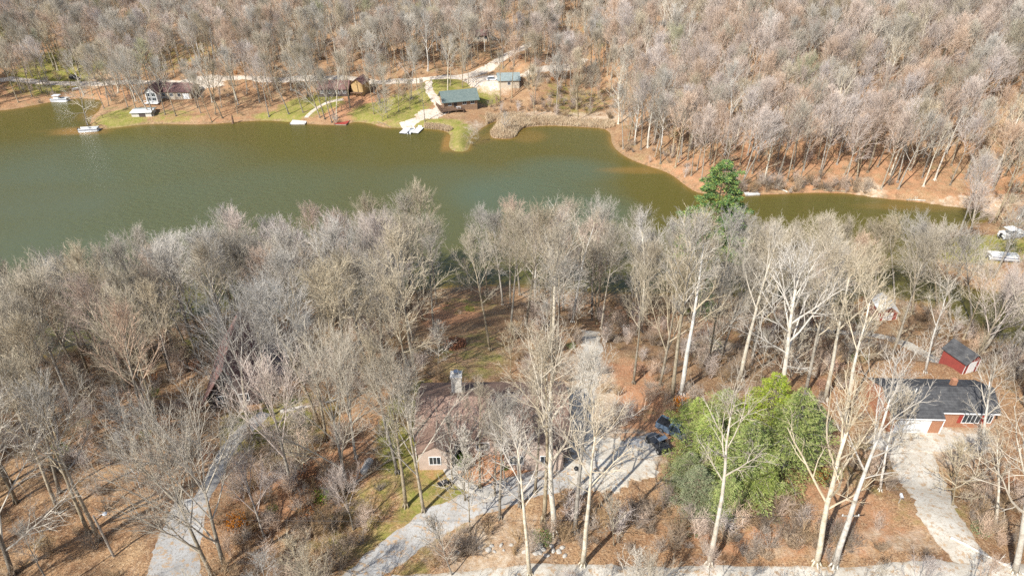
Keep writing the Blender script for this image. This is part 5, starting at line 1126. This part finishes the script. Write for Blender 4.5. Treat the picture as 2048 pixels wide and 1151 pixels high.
# ------------------------------------------------------------------ evergreens
def evergreen(rng, H, Rw, base, n_whorl, droop, dense, card_l, fill, shape=1.0, wid=.13):
    t = MB(); c = MB(); t.tube([(0, 0, -.3), (.05, 0, H * .5), (0, .05, H * .97)], [H * .014, H * .009, .02], 8)
    for i in range(n_whorl):
        f = (i + rng.random()) / n_whorl; z = H * (base + (1 - base) * f); L = Rw * (1 - f ** 1.3) ** shape * rng.uniform(.75, 1.15) + .25; nb = 5
        for b in range(nb):
            a = rng.uniform(0, 6.28); Lb = L * rng.uniform(.6, 1.1); dz = droop * Lb; d = (math.cos(a), math.sin(a), 0); pts = [(0, 0, z), (d[0] * Lb * .5, d[1] * Lb * .5, z + dz * .3 + .1 * Lb), (d[0] * Lb, d[1] * Lb, z + dz)]
            t.tube(pts, [.045, .03, .01], 3, True)
            s = (-d[1], d[0], 0)
            for k in range(int(dense * (Lb + .4))):
                u = fill + (1 - fill) * rng.random() ** .8; wdt = Lb * .34 * (1.1 - u) + .28; o = rng.uniform(-1, 1) * wdt
                p = (d[0] * Lb * u + s[0] * o, d[1] * Lb * u + s[1] * o, z + dz * u * u + .2 * Lb * u * (1 - u) + rng.uniform(-.22, .12))
                e = vnorm((d[0] * .6 + s[0] * o / wdt * .9 + rng.uniform(-.5, .5), d[1] * .6 + s[1] * o / wdt * .9 + rng.uniform(-.5, .5), rng.uniform(-.5, .45))); c.card(p, e, perp(e, rng.uniform(0, 6.28)), card_l * rng.uniform(.6, 1.4), card_l * wid, 1 if rng.random() < .35 else 0)
    return t, c
rg = random.Random(21)
EV = [evergreen(rg, 10.5, 4.7, .03, 24, .04, 56, .25, .12, .9), evergreen(rg, 9.5, 4.7, .03, 21, .12, 56, .25, .12, .85)]
EM = [(t.mesh('hemlock_trunk', M['bark']), c.mesh('hemlock_foliage', [M['needle'], M['needle_light']])) for t, c in EV]
for i, (px, py, s, v, lb, kd) in enumerate([(1418, 950, .95, 0, 'leftmost bushy green evergreen beside the pickup', 0), (1490, 990, 1.12, 1, 'broad green evergreen at the front middle of the thicket', 0), (1575, 960, 1.15, 0, 'tallest dark green evergreen at the right of the thicket', 0),
      (1385, 985, .6, 0, 'lowest green evergreen at the left tip of the thicket', 0), (1455, 1040, .6, 0, 'small evergreen in front of the broad one in the thicket', 0), (1530, 1020, .62, 1, 'short evergreen at the lower right of the thicket', 0), (1450, 890, .95, 1, 'evergreen behind the white sycamore at the thicket back', 0), (1400, 1030, .72, 1, 'low green evergreen at the lower left of the thicket', 0), (1535, 900, 1.0, 0, 'green evergreen at the back right of the thicket', 0), (1400, 880, .7, 1, 'small light green evergreen just above the pickup', 0), (1625, 900, .7, 1, 'small evergreen at the far right end of the thicket', 0)]):
    c = P(px - 14, py - 14); e = empty('evergreen_tree', c, i * 1.3, lb, 'tree', 'evergreens of the green thicket'); e.scale = (s * 1.15, s * 1.15, s * (.9 + .2 * ((i * 7) % 3) / 2))
    for nm, me_ in zip(('trunk', 'crown'), EM[v]): o = bpy.data.objects.new(nm, me_); COL.objects.link(o); o.parent = e
t, cc = evergreen(rg, 33, 8.2, .36, 24, .04, 46, .5, .15, .55, .17); c = P(1396, 606)
e = empty('pine_tree', c, .3, 'tall dark green pine standing above the bare trees at the channel', 'tree'); e.rotation_euler = (0, R(1), 0)
t.build('trunk', M['bark'], e); cc.build('crown', [M['pine_needle'], M['needle']], e)
t, cc = evergreen(rg, 13, 2.6, .1, 22, .0, 22, .4, .2, .8); tm = t.mesh('cedar_trunk', M['bark']); cm = cc.mesh('cedar_foliage', [M['pine_needle'], M['needle']])
for (px, py, s, lb) in [(150, 112, 1.0, 'dark evergreen behind the left cove road, left of its pair'), (170, 118, .8, 'dark evergreen behind the left cove road, right of its pair'), (1405, 640, .8, 'small dark evergreen below the tall pine'), (320, 106, .7, 'small dark evergreen above the long far-shore house')]:
    c = P(px, py); e = empty('cedar_tree', c, px, lb, 'tree'); e.scale = (s,) * 3
    for nm, me_ in zip(('trunk', 'crown'), (tm, cm)): o = bpy.data.objects.new(nm, me_); COL.objects.link(o); o.parent = e
# two small green garden shrubs at the ranch house
for (px, py, s, lb) in [(927, 925, 1.0, 'green garden shrub beside the ranch house front path'), (1010, 935, .6, 'small green shrub in the mulch bed before the ranch house')]:
    c = P(px, py); g = MB()
    for k in range(900): d = vnorm((rg.gauss(0, 1), rg.gauss(0, 1), rg.gauss(0, 1))); r_ = rg.random() ** .4 * .9; e_ = vnorm((d[0], d[1], d[2] + .4)); g.card((d[0] * r_ * 1.1, d[1] * r_ * 1.1, .6 + d[2] * r_ * .6), e_, perp(e_, rg.uniform(0, 6)), .2, .06)
    o = empty('garden_shrub', c, 0, lb, 'shrub'); o.scale = (s,) * 3; g.build('leaves', M['green_leaf'], o); g = MB()
    for k in range(6): a = k * 1.05; g.tube([(0, 0, -.1), (math.cos(a) * .4, math.sin(a) * .4, .8)], [.03, .01], 4)
    g.build('stem', M['bark'], o)
